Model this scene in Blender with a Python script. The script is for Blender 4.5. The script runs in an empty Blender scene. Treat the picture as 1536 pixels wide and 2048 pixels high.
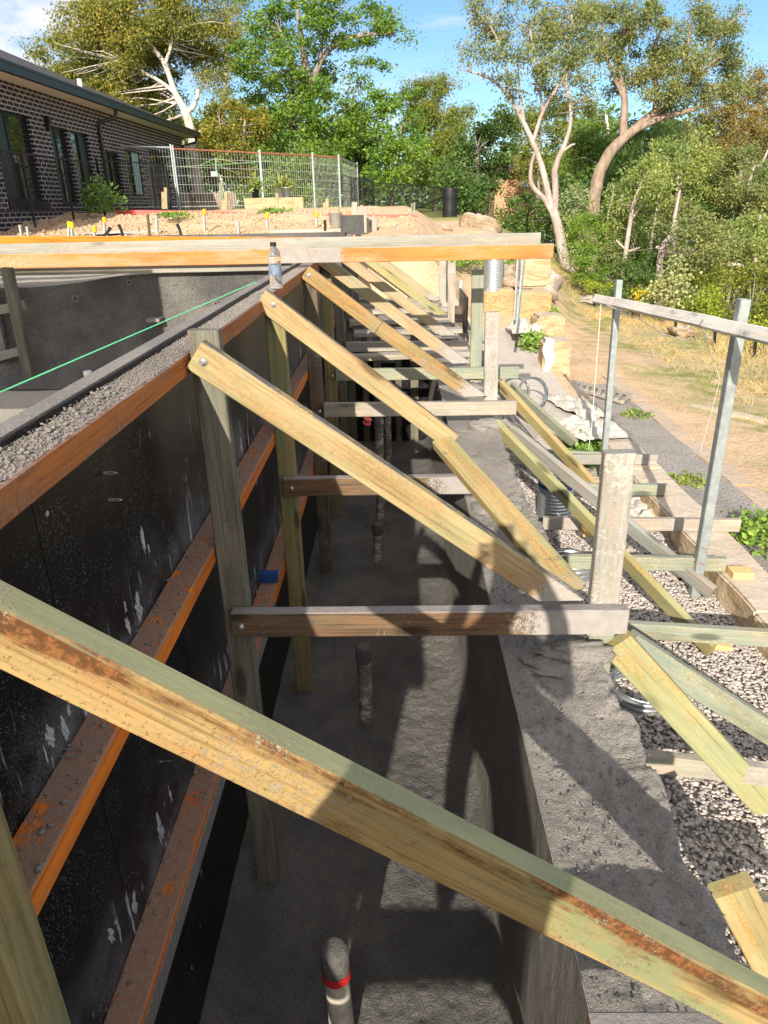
import bpy, bmesh, math, random
import numpy as np
from mathutils import Vector, Matrix, Euler
R = math.radians
rng = np.random.default_rng(7)
random.seed(7)
scene = bpy.context.scene
COL = scene.collection

# ------------------------------------------------------------------ camera
FPX, ROLL = 1400.0, 0.020            # focal length and roll measured on the 1536 x 2048 photograph
def _basis():
    y = np.array([790. - 768, 1024 - 410., -FPX]); y /= np.linalg.norm(y)
    x = np.array([math.cos(ROLL), math.sin(ROLL), 0.]); x -= x.dot(y) * y; x /= np.linalg.norm(x)
    return np.array([x, y, np.cross(x, y)])
CM = _basis()
def at(px, py, x=None, y=None, z=None):
    """the point of the place seen at a photograph pixel, on the plane x=, y= or z="""
    d = CM @ np.array([px - 768, 1024 - py, -FPX])
    t = x / d[0] if x is not None else y / d[1] if y is not None else z / d[2]
    return d * t
cam_d = bpy.data.cameras.new("camera"); cam = bpy.data.objects.new("camera", cam_d); COL.objects.link(cam)
cam_d.sensor_fit = 'VERTICAL'; cam_d.sensor_height = 36.0; cam_d.lens = FPX / 2048 * 36.0
cam_d.clip_start = 0.02; cam_d.clip_end = 2000
cam.matrix_world = Matrix([[*CM[0], 0], [*CM[1], 0], [*CM[2], 0], [0, 0, 0, 1]])
scene.camera = cam

# ------------------------------------------------------------------ light
SUN_EL, SUN_AZ = 25.0, 9.3           # sunlight travels towards +Y, a little to +X
ld = Vector((math.sin(R(SUN_AZ)) * math.cos(R(SUN_EL)), math.cos(R(SUN_AZ)) * math.cos(R(SUN_EL)), -math.sin(R(SUN_EL))))
sun_d = bpy.data.lights.new("sun", 'SUN'); sun_d.energy = 4.7; sun_d.angle = R(0.5); sun_d.color = (1.0, 0.91, 0.78)
sun = bpy.data.objects.new("sun", sun_d); COL.objects.link(sun)
sun.rotation_euler = ld.to_track_quat('-Z', 'Y').to_euler()
sun.location = (-3, -12, 8)
scene.view_settings.view_transform = 'Standard'; scene.view_settings.look = 'None'
scene.view_settings.exposure = 0.88; scene.view_settings.gamma = 1.0

# ------------------------------------------------------------------ node helper
class NT:
    def __init__(s, tree): s.t = tree; tree.nodes.clear()
    def n(s, kind, _in=None, **props):
        nd = s.t.nodes.new(kind)
        for k, v in props.items(): setattr(nd, k, v)
        for k, v in (_in or {}).items():
            if isinstance(v, bpy.types.NodeSocket): s.t.links.new(v, nd.inputs[k])
            else: nd.inputs[k].default_value = v
        return nd
    def noise(s, vec, scale, detail=3, rough=.55, dist=0.0):
        return s.n('ShaderNodeTexNoise', {'Vector': vec, 'Scale': scale, 'Detail': detail, 'Roughness': rough, 'Distortion': dist}).outputs[0]
    def vor(s, vec, scale, feature='F1', out=0, rand=1.0):
        return s.n('ShaderNodeTexVoronoi', {'Vector': vec, 'Scale': scale, 'Randomness': rand}, feature=feature).outputs[out]
    def map(s, vec, scale=(1, 1, 1), rot=(0, 0, 0), loc=(0, 0, 0)):
        return s.n('ShaderNodeMapping', {'Vector': vec, 'Scale': scale, 'Rotation': rot, 'Location': loc}).outputs[0]
    def ramp(s, fac, stops, interp='LINEAR'):
        nd = s.n('ShaderNodeValToRGB', {'Fac': fac}); cr = nd.color_ramp; cr.interpolation = interp
        while len(cr.elements) < len(stops): cr.elements.new(.5)
        for e, (p, c) in zip(cr.elements, stops):
            e.position = p; e.color = (c, c, c, 1) if isinstance(c, (int, float)) else (*c, 1)
        return nd.outputs[0]
    def mix(s, f, a, b, blend='MIX'):
        nd = s.n('ShaderNodeMix', None, data_type='RGBA', blend_type=blend)
        for i, v in ((0, f), (6, a), (7, b)):
            if isinstance(v, bpy.types.NodeSocket): s.t.links.new(v, nd.inputs[i])
            else: nd.inputs[i].default_value = v if i == 0 else (*v, 1)
        return nd.outputs[2]
    def m(s, op, a, b=0.0, clamp=False):
        nd = s.n('ShaderNodeMath', {0: a, 1: b}, operation=op); nd.use_clamp = clamp
        return nd.outputs[0]
    def sep(s, v): return s.n('ShaderNodeSeparateXYZ', {0: v}).outputs
    def thr(s, v, lo, hi):           # smooth threshold
        return s.n('ShaderNodeMapRange', {0: v, 1: lo, 2: hi, 3: 0.0, 4: 1.0}, interpolation_type='SMOOTHSTEP').outputs[0]

def new_mat(name):
    m = bpy.data.materials.new(name); m.use_nodes = True
    return m, NT(m.node_tree)
def finish(nt, color, rough=.8, bump=None, strength=.5, dist=.01, metal=0.0, spec=.3, extra=None):
    ins = {'Base Color': color if isinstance(color, bpy.types.NodeSocket) else (*color, 1), 'Roughness': rough, 'Metallic': metal, 'Specular IOR Level': spec}
    ins.update(extra or {})
    p = nt.n('ShaderNodeBsdfPrincipled', ins)
    if bump is not None:
        b = nt.n('ShaderNodeBump', {'Height': bump, 'Strength': strength, 'Distance': dist})
        nt.t.links.new(b.outputs[0], p.inputs['Normal'])
    nt.n('ShaderNodeOutputMaterial', {0: p.outputs[0]})
    return p

# ------------------------------------------------------------------ sky
world = bpy.data.worlds.new("World"); scene.world = world; world.use_nodes = True
w = NT(world.node_tree)
sky = w.n('ShaderNodeTexSky', None, sky_type='NISHITA', sun_disc=False)
sky.sun_elevation = R(SUN_EL); sky.sun_rotation = R(180 + SUN_AZ); sky.air_density = 1.0; sky.dust_density = .25; sky.ozone_density = 1.8
g = w.n('ShaderNodeTexCoord').outputs['Generated']
def sky_patch(px, py, spread, lo, hi):
    d = CM @ np.array([px - 768, 1024 - py, -FPX]); d /= np.linalg.norm(d)
    dp = w.n('ShaderNodeVectorMath', {0: g, 1: tuple(d)}, operation='DOT_PRODUCT').outputs['Value']
    return w.thr(dp, math.cos(R(spread)), math.cos(R(spread * .25)))
cn = w.noise(w.map(g, (1, 1, 2.6)), 5.0, 6, .6)
cloud_big = w.m('MULTIPLY', sky_patch(40, 40, 13, 0, 1), w.thr(cn, .36, .56))
wisp_n = w.thr(w.noise(w.map(g, (1, 1, 4.5)), 6.5, 6, .62), .50, .80)
wisp = w.m('MULTIPLY', w.m('MAXIMUM', w.m('MAXIMUM', sky_patch(850, 110, 9, 0, 1), sky_patch(1500, 120, 9, 0, 1)), w.m('MULTIPLY', sky_patch(900, 30, 40, 0, 1), .35)), w.m('MULTIPLY', wisp_n, .65))
cl = w.m('MAXIMUM', w.m('MULTIPLY', cloud_big, .92), wisp)
skyc = w.mix(cl, w.mix(1.0, sky.outputs[0], (.72, .91, 1.10), 'MULTIPLY'), (7.2, 7.1, 7.3))
# unseen bright cloud banks added behind the camera and overhead as fill light
gs = w.sep(g)
back = w.m('MAXIMUM', w.thr(gs[1], .05, -.35), w.thr(gs[2], .62, .85))
bank = w.m('MULTIPLY', back, w.thr(w.noise(w.map(g, (1, 1, 2)), 2.6, 6, .6), .36, .52))
skyc = w.mix(w.m('MULTIPLY', bank, .95), skyc, (10.5, 10.0, 9.6))
bg = w.n('ShaderNodeBackground', {'Color': skyc, 'Strength': 0.08})
w.n('ShaderNodeOutputWorld', {0: bg.outputs[0]})

# ------------------------------------------------------------------ object helpers
def mesh_ob(name, verts, faces, mat, parent=None, loc=(0, 0, 0), smooth=False):
    me = bpy.data.meshes.new(name)
    me.from_pydata([tuple(v) for v in verts], [], [tuple(f) for f in faces])
    return _link(name, me, mat, parent, loc, smooth)
def _link(name, me, mat, parent, loc, smooth):
    if mat is not None: me.materials.append(mat)
    if smooth: me.shade_smooth()
    me.update()
    o = bpy.data.objects.new(name, me); COL.objects.link(o)
    if parent is not None:
        root = parent; base = Vector((0, 0, 0))
        while root is not None: base += root.location; root = root.parent
        o.parent = parent; o.location = Vector(loc) - base
    else: o.location = loc
    return o
def np_mesh(name, v, f, mat, parent=None, loc=(0, 0, 0), smooth=False):
    """fast mesh from numpy arrays; f has a fixed number of corners"""
    me = bpy.data.meshes.new(name); k = f.shape[1]
    me.vertices.add(len(v)); me.vertices.foreach_set('co', np.ascontiguousarray(v, dtype=np.float32).ravel())
    me.loops.add(f.size); me.loops.foreach_set('vertex_index', np.ascontiguousarray(f, dtype=np.int32).ravel())
    me.polygons.add(len(f)); me.polygons.foreach_set('loop_start', np.arange(len(f), dtype=np.int32) * k)
    me.update(calc_edges=True); me.validate()
    return _link(name, me, mat, parent, loc, smooth)
def tag(o, label=None, cat=None, group=None, kind=None):
    if label: o['label'] = label
    if cat: o['category'] = cat
    if group: o['group'] = group
    if kind: o['kind'] = kind
    return o
def empty(name, loc, label, cat, group=None):
    o = bpy.data.objects.new(name, None); COL.objects.link(o); o.location = loc; o.empty_display_size = .1
    return tag(o, label, cat, group)

class MB:
    """collects shapes and links them as ONE mesh"""
    def __init__(s): s.v = []; s.f = []
    def add(s, v, f):
        k = len(s.v); s.v += [tuple(p) for p in v]; s.f += [tuple(i + k for i in q) for q in f]
    def box(s, lo, hi):
        (a, b, c), (d, e, f) = lo, hi
        s.add([(a, b, c), (d, b, c), (d, e, c), (a, e, c), (a, b, f), (d, b, f), (d, e, f), (a, e, f)],
              [(3, 2, 1, 0), (4, 5, 6, 7), (0, 1, 5, 4), (1, 2, 6, 5), (2, 3, 7, 6), (3, 0, 4, 7)])
    def tube(s, pts, rad, n=8, cap=True):
        pts = [Vector(p) for p in pts]; rad = rad if isinstance(rad, (list, tuple)) else [rad] * len(pts)
        v, f = [], []
        ref = Vector((0.31, 0.17, 0.93))
        for i, p in enumerate(pts):
            t = (pts[min(i + 1, len(pts) - 1)] - pts[max(i - 1, 0)]).normalized()
            if abs(t.dot(ref)) > .95: ref = Vector((0.9, -.3, .2))
            a = t.cross(ref).normalized(); b = t.cross(a)
            ref = -a.cross(t) if False else ref
            for k in range(n):
                q = 2 * math.pi * k / n
                v.append(p + (a * math.cos(q) + b * math.sin(q)) * rad[i])
        for i in range(len(pts) - 1):
            for k in range(n):
                f.append((i * n + k, i * n + (k + 1) % n, (i + 1) * n + (k + 1) % n, (i + 1) * n + k))
        if cap: f.append(tuple(range(n))[::-1]); f.append(tuple((len(pts) - 1) * n + k for k in range(n)))
        s.add(v, f)
    def lathe(s, prof, n=24, c=(0, 0, 0), axis=None, cap=False):
        v = [(c[0] + r * math.cos(2 * math.pi * k / n), c[1] + r * math.sin(2 * math.pi * k / n), c[2] + z) for r, z in prof for k in range(n)]
        if axis is not None:
            q = Vector((0, 0, 1)).rotation_difference(Vector(axis)); cc = Vector(c)
            v = [tuple(cc + q @ (Vector(p) - cc)) for p in v]
        f = [(i * n + k, i * n + (k + 1) % n, (i + 1) * n + (k + 1) % n, (i + 1) * n + k) for i in range(len(prof) - 1) for k in range(n)]
        if cap: f.append(tuple((len(prof) - 1) * n + k for k in range(n)))
        s.add(v, f)
    def build(s, name, mat, parent=None, loc=(0, 0, 0), smooth=False, local=True):
        L = Vector(loc)
        return mesh_ob(name, [Vector(p) - L for p in s.v] if local else s.v, s.f, mat, parent, loc, smooth)

# value noise for displaced surfaces
_P = rng.random((256, 256))
def vnoise(x, y):
    xi, yi = np.floor(x).astype(int), np.floor(y).astype(int); fx, fy = x - xi, y - yi
    fx, fy = fx * fx * (3 - 2 * fx), fy * fy * (3 - 2 * fy)
    a = _P[xi % 256, yi % 256]; b = _P[(xi + 1) % 256, yi % 256]; c = _P[xi % 256, (yi + 1) % 256]; d = _P[(xi + 1) % 256, (yi + 1) % 256]
    return (a * (1 - fx) + b * fx) * (1 - fy) + (c * (1 - fx) + d * fx) * fy - .5
def fbm(x, y, o=4):
    x, y = np.asarray(x, float), np.asarray(y, float)
    return sum(vnoise(x * 2 ** k + 17.3 * k, y * 2 ** k + 9.1 * k) / 2 ** k for k in range(o))
def grid_ob(name, xs, ys, zf, mat, parent=None, smooth=True, hole=None):
    X, Y = np.meshgrid(xs, ys); out = zf(X, Y)
    if isinstance(out, tuple): X, Y, Z = out
    else: Z = out
    v = np.stack([X.ravel(), Y.ravel(), Z.ravel()], 1); nx, ny = len(xs), len(ys)
    i = (np.arange(ny - 1)[:, None] * nx + np.arange(nx - 1)[None, :]).ravel()
    f = np.stack([i, i + 1, i + nx + 1, i + nx], 1)
    if hole is not None:
        c = v[f].mean(1); f = f[~hole(c[:, 0], c[:, 1])]
    return np_mesh(name, v, f, mat, parent, (0, 0, 0), smooth)

# ------------------------------------------------------------------ materials
def wood(name, light, dark, tint=(.2, .33, .2), tint_amt=.3, brown=(.13, .045, .012), brown_amt=0.0, splat=0.0, splat_col=(.33, .30, .27),
         end_x=None, dust=0.0, dust_col=(.27, .23, .21), rough=.75, top_tint=0.0, top_col=(.22, .33, .21), grain=1.0, spec=.25, patch=None, k=.60, band=0.0, knots=.8):
    sc_ = lambda q: tuple(z * k for z in q)
    light, dark, tint, brown, splat_col, dust_col, top_col = map(sc_, (light, dark, tint, brown, splat_col, dust_col, top_col))
    m, t = new_mat(name)
    tc = t.n('ShaderNodeTexCoord').outputs['Object']
    rnd = t.n('ShaderNodeObjectInfo').outputs['Random']
    off = t.n('ShaderNodeCombineXYZ', {0: t.m('MULTIPLY', rnd, 31.0), 1: t.m('MULTIPLY', rnd, 17.0), 2: t.m('MULTIPLY', rnd, 23.0)}).outputs[0]
    v = t.n('ShaderNodeVectorMath', {0: tc, 1: off}, operation='ADD').outputs[0]
    nrm = t.sep(t.n('ShaderNodeNewGeometry').outputs['Normal'])
    gr = t.noise(t.map(v, (1.0, 42, 42)), 1.0, 5, .62, 1.6)
    fine = t.noise(t.map(v, (3.5, 230, 230)), 1.0, 3, .6)
    gmix = t.m('ADD', t.m('MULTIPLY', gr, .52), t.m('MULTIPLY', fine, .48))
    c = t.ramp(gmix, [(.40, dark), (.50, light), (.64, tuple(min(1, q_ * 1.15) for q_ in light))])
    c = t.mix(1.0, c, t.ramp(t.noise(t.map(v, (1.6, 6, 6), loc=(5, 5, 5)), 1.0, 4, .6), [(.32, (.74, .72, .66)), (.5, 1.0), (.68, (1.14, 1.1, 1.08))]), 'MULTIPLY')
    if tint_amt > 0:
        tn = t.noise(t.map(v, (2.2, 9, 9)), 1.0, 4, .6)
        c = t.mix(t.m('MULTIPLY', t.thr(tn, .46, .68), tint_amt), c, tint)
    pk = t.noise(t.map(v, (3.2, 13, 13), loc=(7, 3, 1)), 1.0, 5, .65)
    c = t.mix(t.m('MULTIPLY', t.thr(pk, .52, .68), .55), c, tuple(min(1, q_ * f_) for q_, f_ in zip(light, (1.12, .82, .72))))
    if brown_amt > 0:
        bn = t.noise(t.map(v, (2.6, 16, 16), loc=(3, 1, 2)), 1.0, 6, .68)
        if band > 0: bn = t.m('ADD', bn, t.m('MULTIPLY', t.m('SUBTRACT', t.thr(t.sep(tc)[2], -.012, .030), .45), band))
        c = t.mix(t.m('MULTIPLY', t.thr(bn, .47, .62), brown_amt), c, t.mix(t.thr(t.noise(v, 90, 4, .7), .45, .62), brown, tuple(min(1, q_ * 2.2) for q_ in brown)))
        c = t.mix(t.m('MULTIPLY', t.m('MULTIPLY', t.thr(t.noise(v, 130, 3, .7), .56, .64), t.thr(t.noise(v, 5, 4, .6), .46, .6)), .6 * brown_amt), c, brown)
    ck = t.noise(t.map(v, (1.3, 120, 120), loc=(9, 2, 4)), 1.0, 3, .5)
    c = t.mix(t.m('MULTIPLY', t.thr(ck, .64, .70), .6), c, tuple(q_ * .4 for q_ in dark))
    dn_ = t.noise(v, 42, 4, .7)
    c = t.mix(t.m('MULTIPLY', t.thr(dn_, .60, .72), .35), c, tuple(q_ * .5 for q_ in dark))
    # knots
    kn = t.vor(t.map(v, (2.1, 7, 7)), 1.0)
    c = t.mix(t.m('MULTIPLY', t.thr(kn, .20, .09), knots), c, tuple(q_ * .35 for q_ in dark))
    if top_tint > 0:
        c = t.mix(t.m('MULTIPLY', t.thr(nrm[2], .55, .75), top_tint), c, t.mix(t.noise(t.map(v, (2, 30, 30)), 1, 4, .6), top_col, tuple(q_ * 1.5 for q_ in top_col)))
    h = t.m('MULTIPLY', gmix, .5 * grain)
    sx = t.sep(tc)[0]
    if splat > 0 or end_x is not None:
        lo = t.noise(v, 3.0, 3, .6); fi = t.m('ADD', t.m('MULTIPLY', t.noise(v, 70.0, 4, .72), .55), t.m('MULTIPLY', t.noise(v, 260.0, 3, .7), .45))
        s = t.m('ADD', t.m('MULTIPLY', fi, .75), t.m('MULTIPLY', lo, .5))
        if end_x is not None: s = t.m('ADD', s, t.m('MULTIPLY', t.thr(sx, end_x[0], end_x[1]), .30))
        if patch is not None: s = t.m('ADD', s, t.m('MULTIPLY', t.m('MULTIPLY', t.thr(sx, patch[0], patch[0] + .15), t.thr(sx, patch[1], patch[1] - .15)), .26))
        th = .81 - .21 * splat
        k = t.thr(s, th, th + .05)
        cc = t.mix(t.noise(v, 30, 3), tuple(q * .8 for q in splat_col), tuple(min(1, q * 1.25) for q in splat_col))
        c = t.mix(k, c, cc); h = t.m('ADD', h, t.m('MULTIPLY', k, .7))
    if dust > 0:
        dn = t.m('ADD', t.noise(v, 9, 4, .65), t.m('MULTIPLY', t.noise(v, 120, 3, .7), .35))
        k = t.m('MULTIPLY', t.thr(nrm[2], .5, .8), t.thr(dn, .95 - .45 * dust, 1.02 - .45 * dust))
        c = t.mix(k, c, t.mix(t.noise(v, 60, 3), tuple(q * .7 for q in dust_col), tuple(q * 1.3 for q in dust_col)))
        h = t.m('ADD', h, t.m('MULTIPLY', t.m('MULTIPLY', k, t.noise(v, 90, 4, .7)), 2.5))
    finish(t, c, rough, h, .55, .003, spec=spec)
    return m

def concrete(name, a, b, bump=.012, scale=22.0, rough=.88, streak=None, pits=0.0, wet=0.0, smooth=0.0, speck=1.0):
    m, t = new_mat(name)
    v = t.n('ShaderNodeTexCoord').outputs['Object']
    vv = t.map(v, streak) if streak else v
    n1 = t.noise(v, 2.2, 5, .6); n2 = t.noise(vv, scale, 6, .68); n3 = t.noise(vv, scale * 5, 4, .7)
    c = t.mix(t.thr(n1, .35, .65), a, b)
    c = t.mix(t.m('MULTIPLY', t.thr(n2, .40, .28), .35), c, tuple(k * .62 for k in a))
    c = t.mix(t.m('MULTIPLY', t.thr(n3, .5, .75), .3), c, tuple(min(1, k * 1.35) for k in b))
    c = t.mix(t.m('MULTIPLY', t.thr(n3, .44, .34), .55), c, tuple(k * .45 for k in a))
    sp_ = t.noise(v, 190, 3, .75); sp2_ = t.noise(v, 62, 4, .7)  # dark specks: wet pores, plus the shading of fine pits painted into the colour
    c = t.mix(t.m('MULTIPLY', t.thr(sp_, .47, .33), .75 * speck), c, tuple(k * .38 for k in a))
    c = t.mix(t.m('MULTIPLY', t.thr(sp2_, .46, .34), .5 * speck), c, tuple(k * .5 for k in a))
    h = t.m('ADD', t.m('MULTIPLY', n2, 1.0 - smooth), t.m('MULTIPLY', n3, .55))
    if pits > 0:
        p = t.m('MULTIPLY', t.thr(t.vor(v, scale * 2.2), .0, .35), pits)
        h = t.m('ADD', h, p)
    r = rough
    if wet > 0: r = t.m('SUBTRACT', rough, t.m('MULTIPLY', t.thr(n1, .45, .62), wet))
    finish(t, c, r, h, 1.0, bump, spec=.3)
    return m

def plain(name, col, rough=.6, metal=0.0, var=.25, scale=14.0, bump=.0, spec=.3, extra=None):
    m, t = new_mat(name)
    v = t.n('ShaderNodeTexCoord').outputs['Object']
    n = t.noise(v, scale, 5, .62)
    c = t.ramp(n, [(.3, tuple(k * (1 - var) for k in col)), (.7, tuple(min(1, k * (1 + var)) for k in col))])
    finish(t, c, rough, n if bump > 0 else None, .6, bump or .01, metal=metal, spec=spec, extra=extra)
    return m

def leaf_mat(name, cols, trans=.42, rough=.5):
    m, t = new_mat(name)
    geo = t.n('ShaderNodeNewGeometry')
    cols = [tuple(min(.7, z * 1.85) for z in q) for q in cols]
    c = t.ramp(geo.outputs['Random Per Island'], [(i / max(1, len(cols) - 1) * .9 + .05, k) for i, k in enumerate(cols)])
    big = t.noise(geo.outputs['Position'], .55, 3, .6)
    c = t.mix(1.0, c, t.ramp(big, [(.36, (.72, .82, .70)), (.64, (1.18, 1.06, .82))]), 'MULTIPLY')
    p = t.n('ShaderNodeBsdfPrincipled', {'Base Color': c, 'Roughness': rough, 'Specular IOR Level': .35})
    tr = t.n('ShaderNodeBsdfTranslucent', {'Color': t.mix(.4, c, (.17, .24, .05))})
    ms = t.n('ShaderNodeMixShader', {0: trans, 1: p.outputs[0], 2: tr.outputs[0]})
    t.n('ShaderNodeOutputMaterial', {0: ms.outputs[0]})
    return m

def bark_mat(name, a, b, scale=(6, 6, 1.6)):
    m, t = new_mat(name)
    v = t.n('ShaderNodeTexCoord').outputs['Object']
    n = t.noise(t.map(v, scale), 1.0, 5, .65, .4); n2 = t.noise(v, 14, 4, .6)
    c = t.mix(t.thr(n, .4, .62), a, b)
    c = t.mix(t.m('MULTIPLY', t.thr(n2, .56, .7), .55), c, tuple(k * .5 for k in a))
    finish(t, c, .85, n, .6, .03, spec=.15)
    return m

M = {}
M['brace_near'] = wood('wood brace near', (.46, .325, .135), (.31, .195, .065), tint=(.25, .31, .15), tint_amt=.85, brown=(.14, .058, .018), brown_amt=1.0, splat=.5, splat_col=(.40, .35, .24), end_x=(.35, 1.15), top_tint=.7, top_col=(.33, .38, .22), band=.17)
M['brace_a'] = wood('wood brace yellow', (.565, .43, .225), (.42, .29, .125), tint=(.32, .38, .19), tint_amt=.5, brown=(.30, .15, .04), brown_amt=.35, splat=.16, splat_col=(.50, .46, .41), end_x=(.42, .68), dust=.75, dust_col=(.22, .20, .18))
M['brace_b'] = wood('wood brace speckled', (.48, .33, .145), (.33, .20, .075), tint=(.26, .30, .13), tint_amt=.45, brown=(.36, .17, .05), brown_amt=.55, splat=.5, splat_col=(.50, .46, .41), end_x=(.12, .5), dust=.6, dust_col=(.3, .27, .23))
M['brace_c'] = wood('wood brace pale', (.57, .465, .285), (.44, .335, .185), tint=(.34, .40, .24), tint_amt=.55, brown=(.46, .22, .07), brown_amt=.3, splat=.35, splat_col=(.50, .46, .41), end_x=(.3, .8), dust=.7, dust_col=(.42, .38, .34))
M['green_board'] = wood('wood green treated', (.47, .46, .235), (.39, .39, .18), tint=(.33, .41, .25), tint_amt=.5, brown=(.44, .26, .06), brown_amt=.4, splat=.06, dust=.3, dust_col=(.4, .38, .33))
M['post_a'] = wood('wood post weathered', (.27, .25, .20), (.15, .14, .11), tint=(.16, .21, .13), tint_amt=.6, brown=(.10, .075, .05), brown_amt=.5, splat=.25, splat_col=(.42, .40, .38), dust=.5)
M['post_b'] = wood('wood post tan green', (.40, .33, .15), (.24, .19, .08), tint=(.22, .29, .15), tint_amt=.7, splat=.14, splat_col=(.36, .34, .33), end_x=(-.95, -1.4))
M['post_c'] = wood('wood post brown splashed', (.20, .15, .10), (.11, .085, .06), tint=(.13, .16, .10), tint_amt=.4, splat=.62, splat_col=(.42, .38, .35))
M['post_grey'] = wood('wood post cement coated', (.52, .48, .41), (.44, .41, .345), tint=(.40, .45, .34), tint_amt=.5, splat=1.15, splat_col=(.58, .54, .48), brown=(.13, .12, .10), brown_amt=.45, dust=.9, dust_col=(.4, .38, .35))
M['tie'] = wood('wood tie stained', (.23, .15, .085), (.10, .07, .045), tint=(.11, .13, .10), tint_amt=.5, brown=(.28, .12, .05), brown_amt=.5, splat=.45, splat_col=(.46, .425, .39), end_x=(.10, .5), dust=1.05, dust_col=(.36, .33, .31))
M['tie_pale'] = wood('wood tie pale', (.60, .53, .42), (.48, .41, .31), tint=(.42, .46, .36), tint_amt=.4, splat=.85, splat_col=(.5, .46, .42), dust=.6, dust_col=(.45, .42, .39))
M['bar'] = wood('wood bar cement pale', (.72, .68, .60), (.60, .57, .51), tint=(.50, .54, .52), tint_amt=.4, splat=.6, splat_col=(.72, .68, .62), k=1.0)
M['tie_blue'] = wood('wood tie blue green', (.40, .43, .33), (.30, .33, .25), tint=(.28, .36, .30), tint_amt=.6, brown=(.42, .36, .2), brown_amt=.4, splat=.2, dust=.4, dust_col=(.45, .43, .4))
M['board_grey'] = wood('wood board grey', (.46, .45, .40), (.36, .35, .31), tint=(.34, .40, .36), tint_amt=.5, splat=.3, dust=.3)
M['lvl'] = wood('orange formwork timber', (.60, .165, .016), (.46, .11, .010), tint=(.40, .12, .03), tint_amt=.4, brown=(.20, .10, .06), brown_amt=.25, splat=.15, splat_col=(.40, .35, .32), dust=.95, dust_col=(.27, .165, .115), grain=.6, k=1.0, knots=0.0)
M['lvl_top'] = wood('orange formwork timber crusted', (.43, .15, .04), (.30, .09, .02), tint=(.28, .11, .05), tint_amt=.5, brown=(.16, .10, .07), brown_amt=.6, splat=.22, splat_col=(.30, .26, .24), dust=1.2, dust_col=(.36, .30, .265), grain=.6, k=.85, knots=0.0)
M['lvl_beam'] = wood('bright orange beam', (.46, .18, .045), (.42, .15, .030), tint=(.46, .255, .145), tint_amt=.75, brown=(.38, .19, .11), brown_amt=.5, splat=.06, splat_col=(.27, .25, .225), dust=.9, dust_col=(.33, .30, .27), grain=.4, patch=(.28, .92), k=1.0, knots=0.0)
M['lvl_far'] = wood('orange beam behind', (.46, .165, .012), (.42, .135, .008), tint=(.44, .20, .07), tint_amt=.4, splat=.02, dust=.6, dust_col=(.33, .30, .27), grain=.4, k=1.0, knots=0.0)
M['beam_grey'] = wood('grey beam', (.50, .48, .41), (.40, .38, .32), tint=(.38, .44, .37), tint_amt=.5, brown=(.40, .33, .23), brown_amt=.3, splat=.35, splat_col=(.5, .46, .42), dust=.8, dust_col=(.52, .49, .45))
M['sawn'] = plain('sawn end timber', (.62, .40, .17), .8, var=.15, scale=40)
M['mortar'] = concrete('fresh mortar', (.23, .21, .19), (.32, .29, .265), .012, 40)
M['sill'] = concrete('sprayed concrete sill', (.30, .277, .248), (.41, .38, .345), .024, 42, .92, pits=.2, speck=.85)
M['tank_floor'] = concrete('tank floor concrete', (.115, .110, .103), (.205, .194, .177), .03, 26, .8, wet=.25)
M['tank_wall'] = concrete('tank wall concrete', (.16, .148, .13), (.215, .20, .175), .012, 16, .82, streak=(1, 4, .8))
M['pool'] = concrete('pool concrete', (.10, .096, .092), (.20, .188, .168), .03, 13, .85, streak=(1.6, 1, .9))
M['pool_floor'] = concrete('pool floor concrete', (.33, .30, .25), (.40, .37, .31), .006, 9, .8, streak=(1, 5, 1))
M['slab'] = concrete('dark slab edge', (.07, .068, .066), (.12, .115, .11), .01, 18)
M['steel'] = plain('galvanised steel', (.50, .54, .55), .38, .85, .2, 30)
M['steel_dull'] = plain('galvanised post', (.31, .345, .34), .5, .45, .22, 22)
M['bolt'] = plain('zinc bolt', (.6, .6, .58), .3, .9, .1, 40)
M['rust'] = plain('rusty rail', (.26, .10, .055), .8, .1, .35, 8)
M['blackmetal'] = plain('black fence', (.018, .018, .02), .5, .2, .3, 20)
M['pvc'] = plain('white pipe', (.70, .67, .60), .45, 0, .08, 10)
M['red'] = plain('red tape', (.45, .015, .02), .4, 0, .2, 10)
M['pink'] = plain('red board', (.75, .12, .10), .7, 0, .15, 6)
M['yellow'] = plain('yellow cap', (.62, .35, .02), .5, 0, .1, 10)
M['white'] = plain('white plastic', (.52, .51, .49), .5, 0, .08, 6)
M['cloth'] = plain('pale geotextile', (.44, .41, .36), .9, 0, .18, 12, .004)
M['blue'] = plain('blue paint', (.02, .07, .22), .5, 0, .2, 20)
M['hose'] = plain('black hose', (.015, .015, .017), .45, 0, .2, 20)
M['cord'] = plain('white cord', (.80, .78, .72), .8, 0, .1, 20)
M['stringline'] = plain('green string', (.18, .75, .36), .6, 0, .1, 20)
M['greenmetal'] = plain('green painted steel', (.17, .29, .13), .5, .2, .2, 10)
M['skin'] = plain('skin', (.45, .26, .18), .55, 0, .1, 20)
M['shirt'] = plain('work shirt', (.10, .12, .16), .9, 0, .2, 30)
M['trousers'] = plain('work trousers', (.05, .05, .055), .9, 0, .2, 30)
M['plank'] = M['board_grey']

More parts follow.
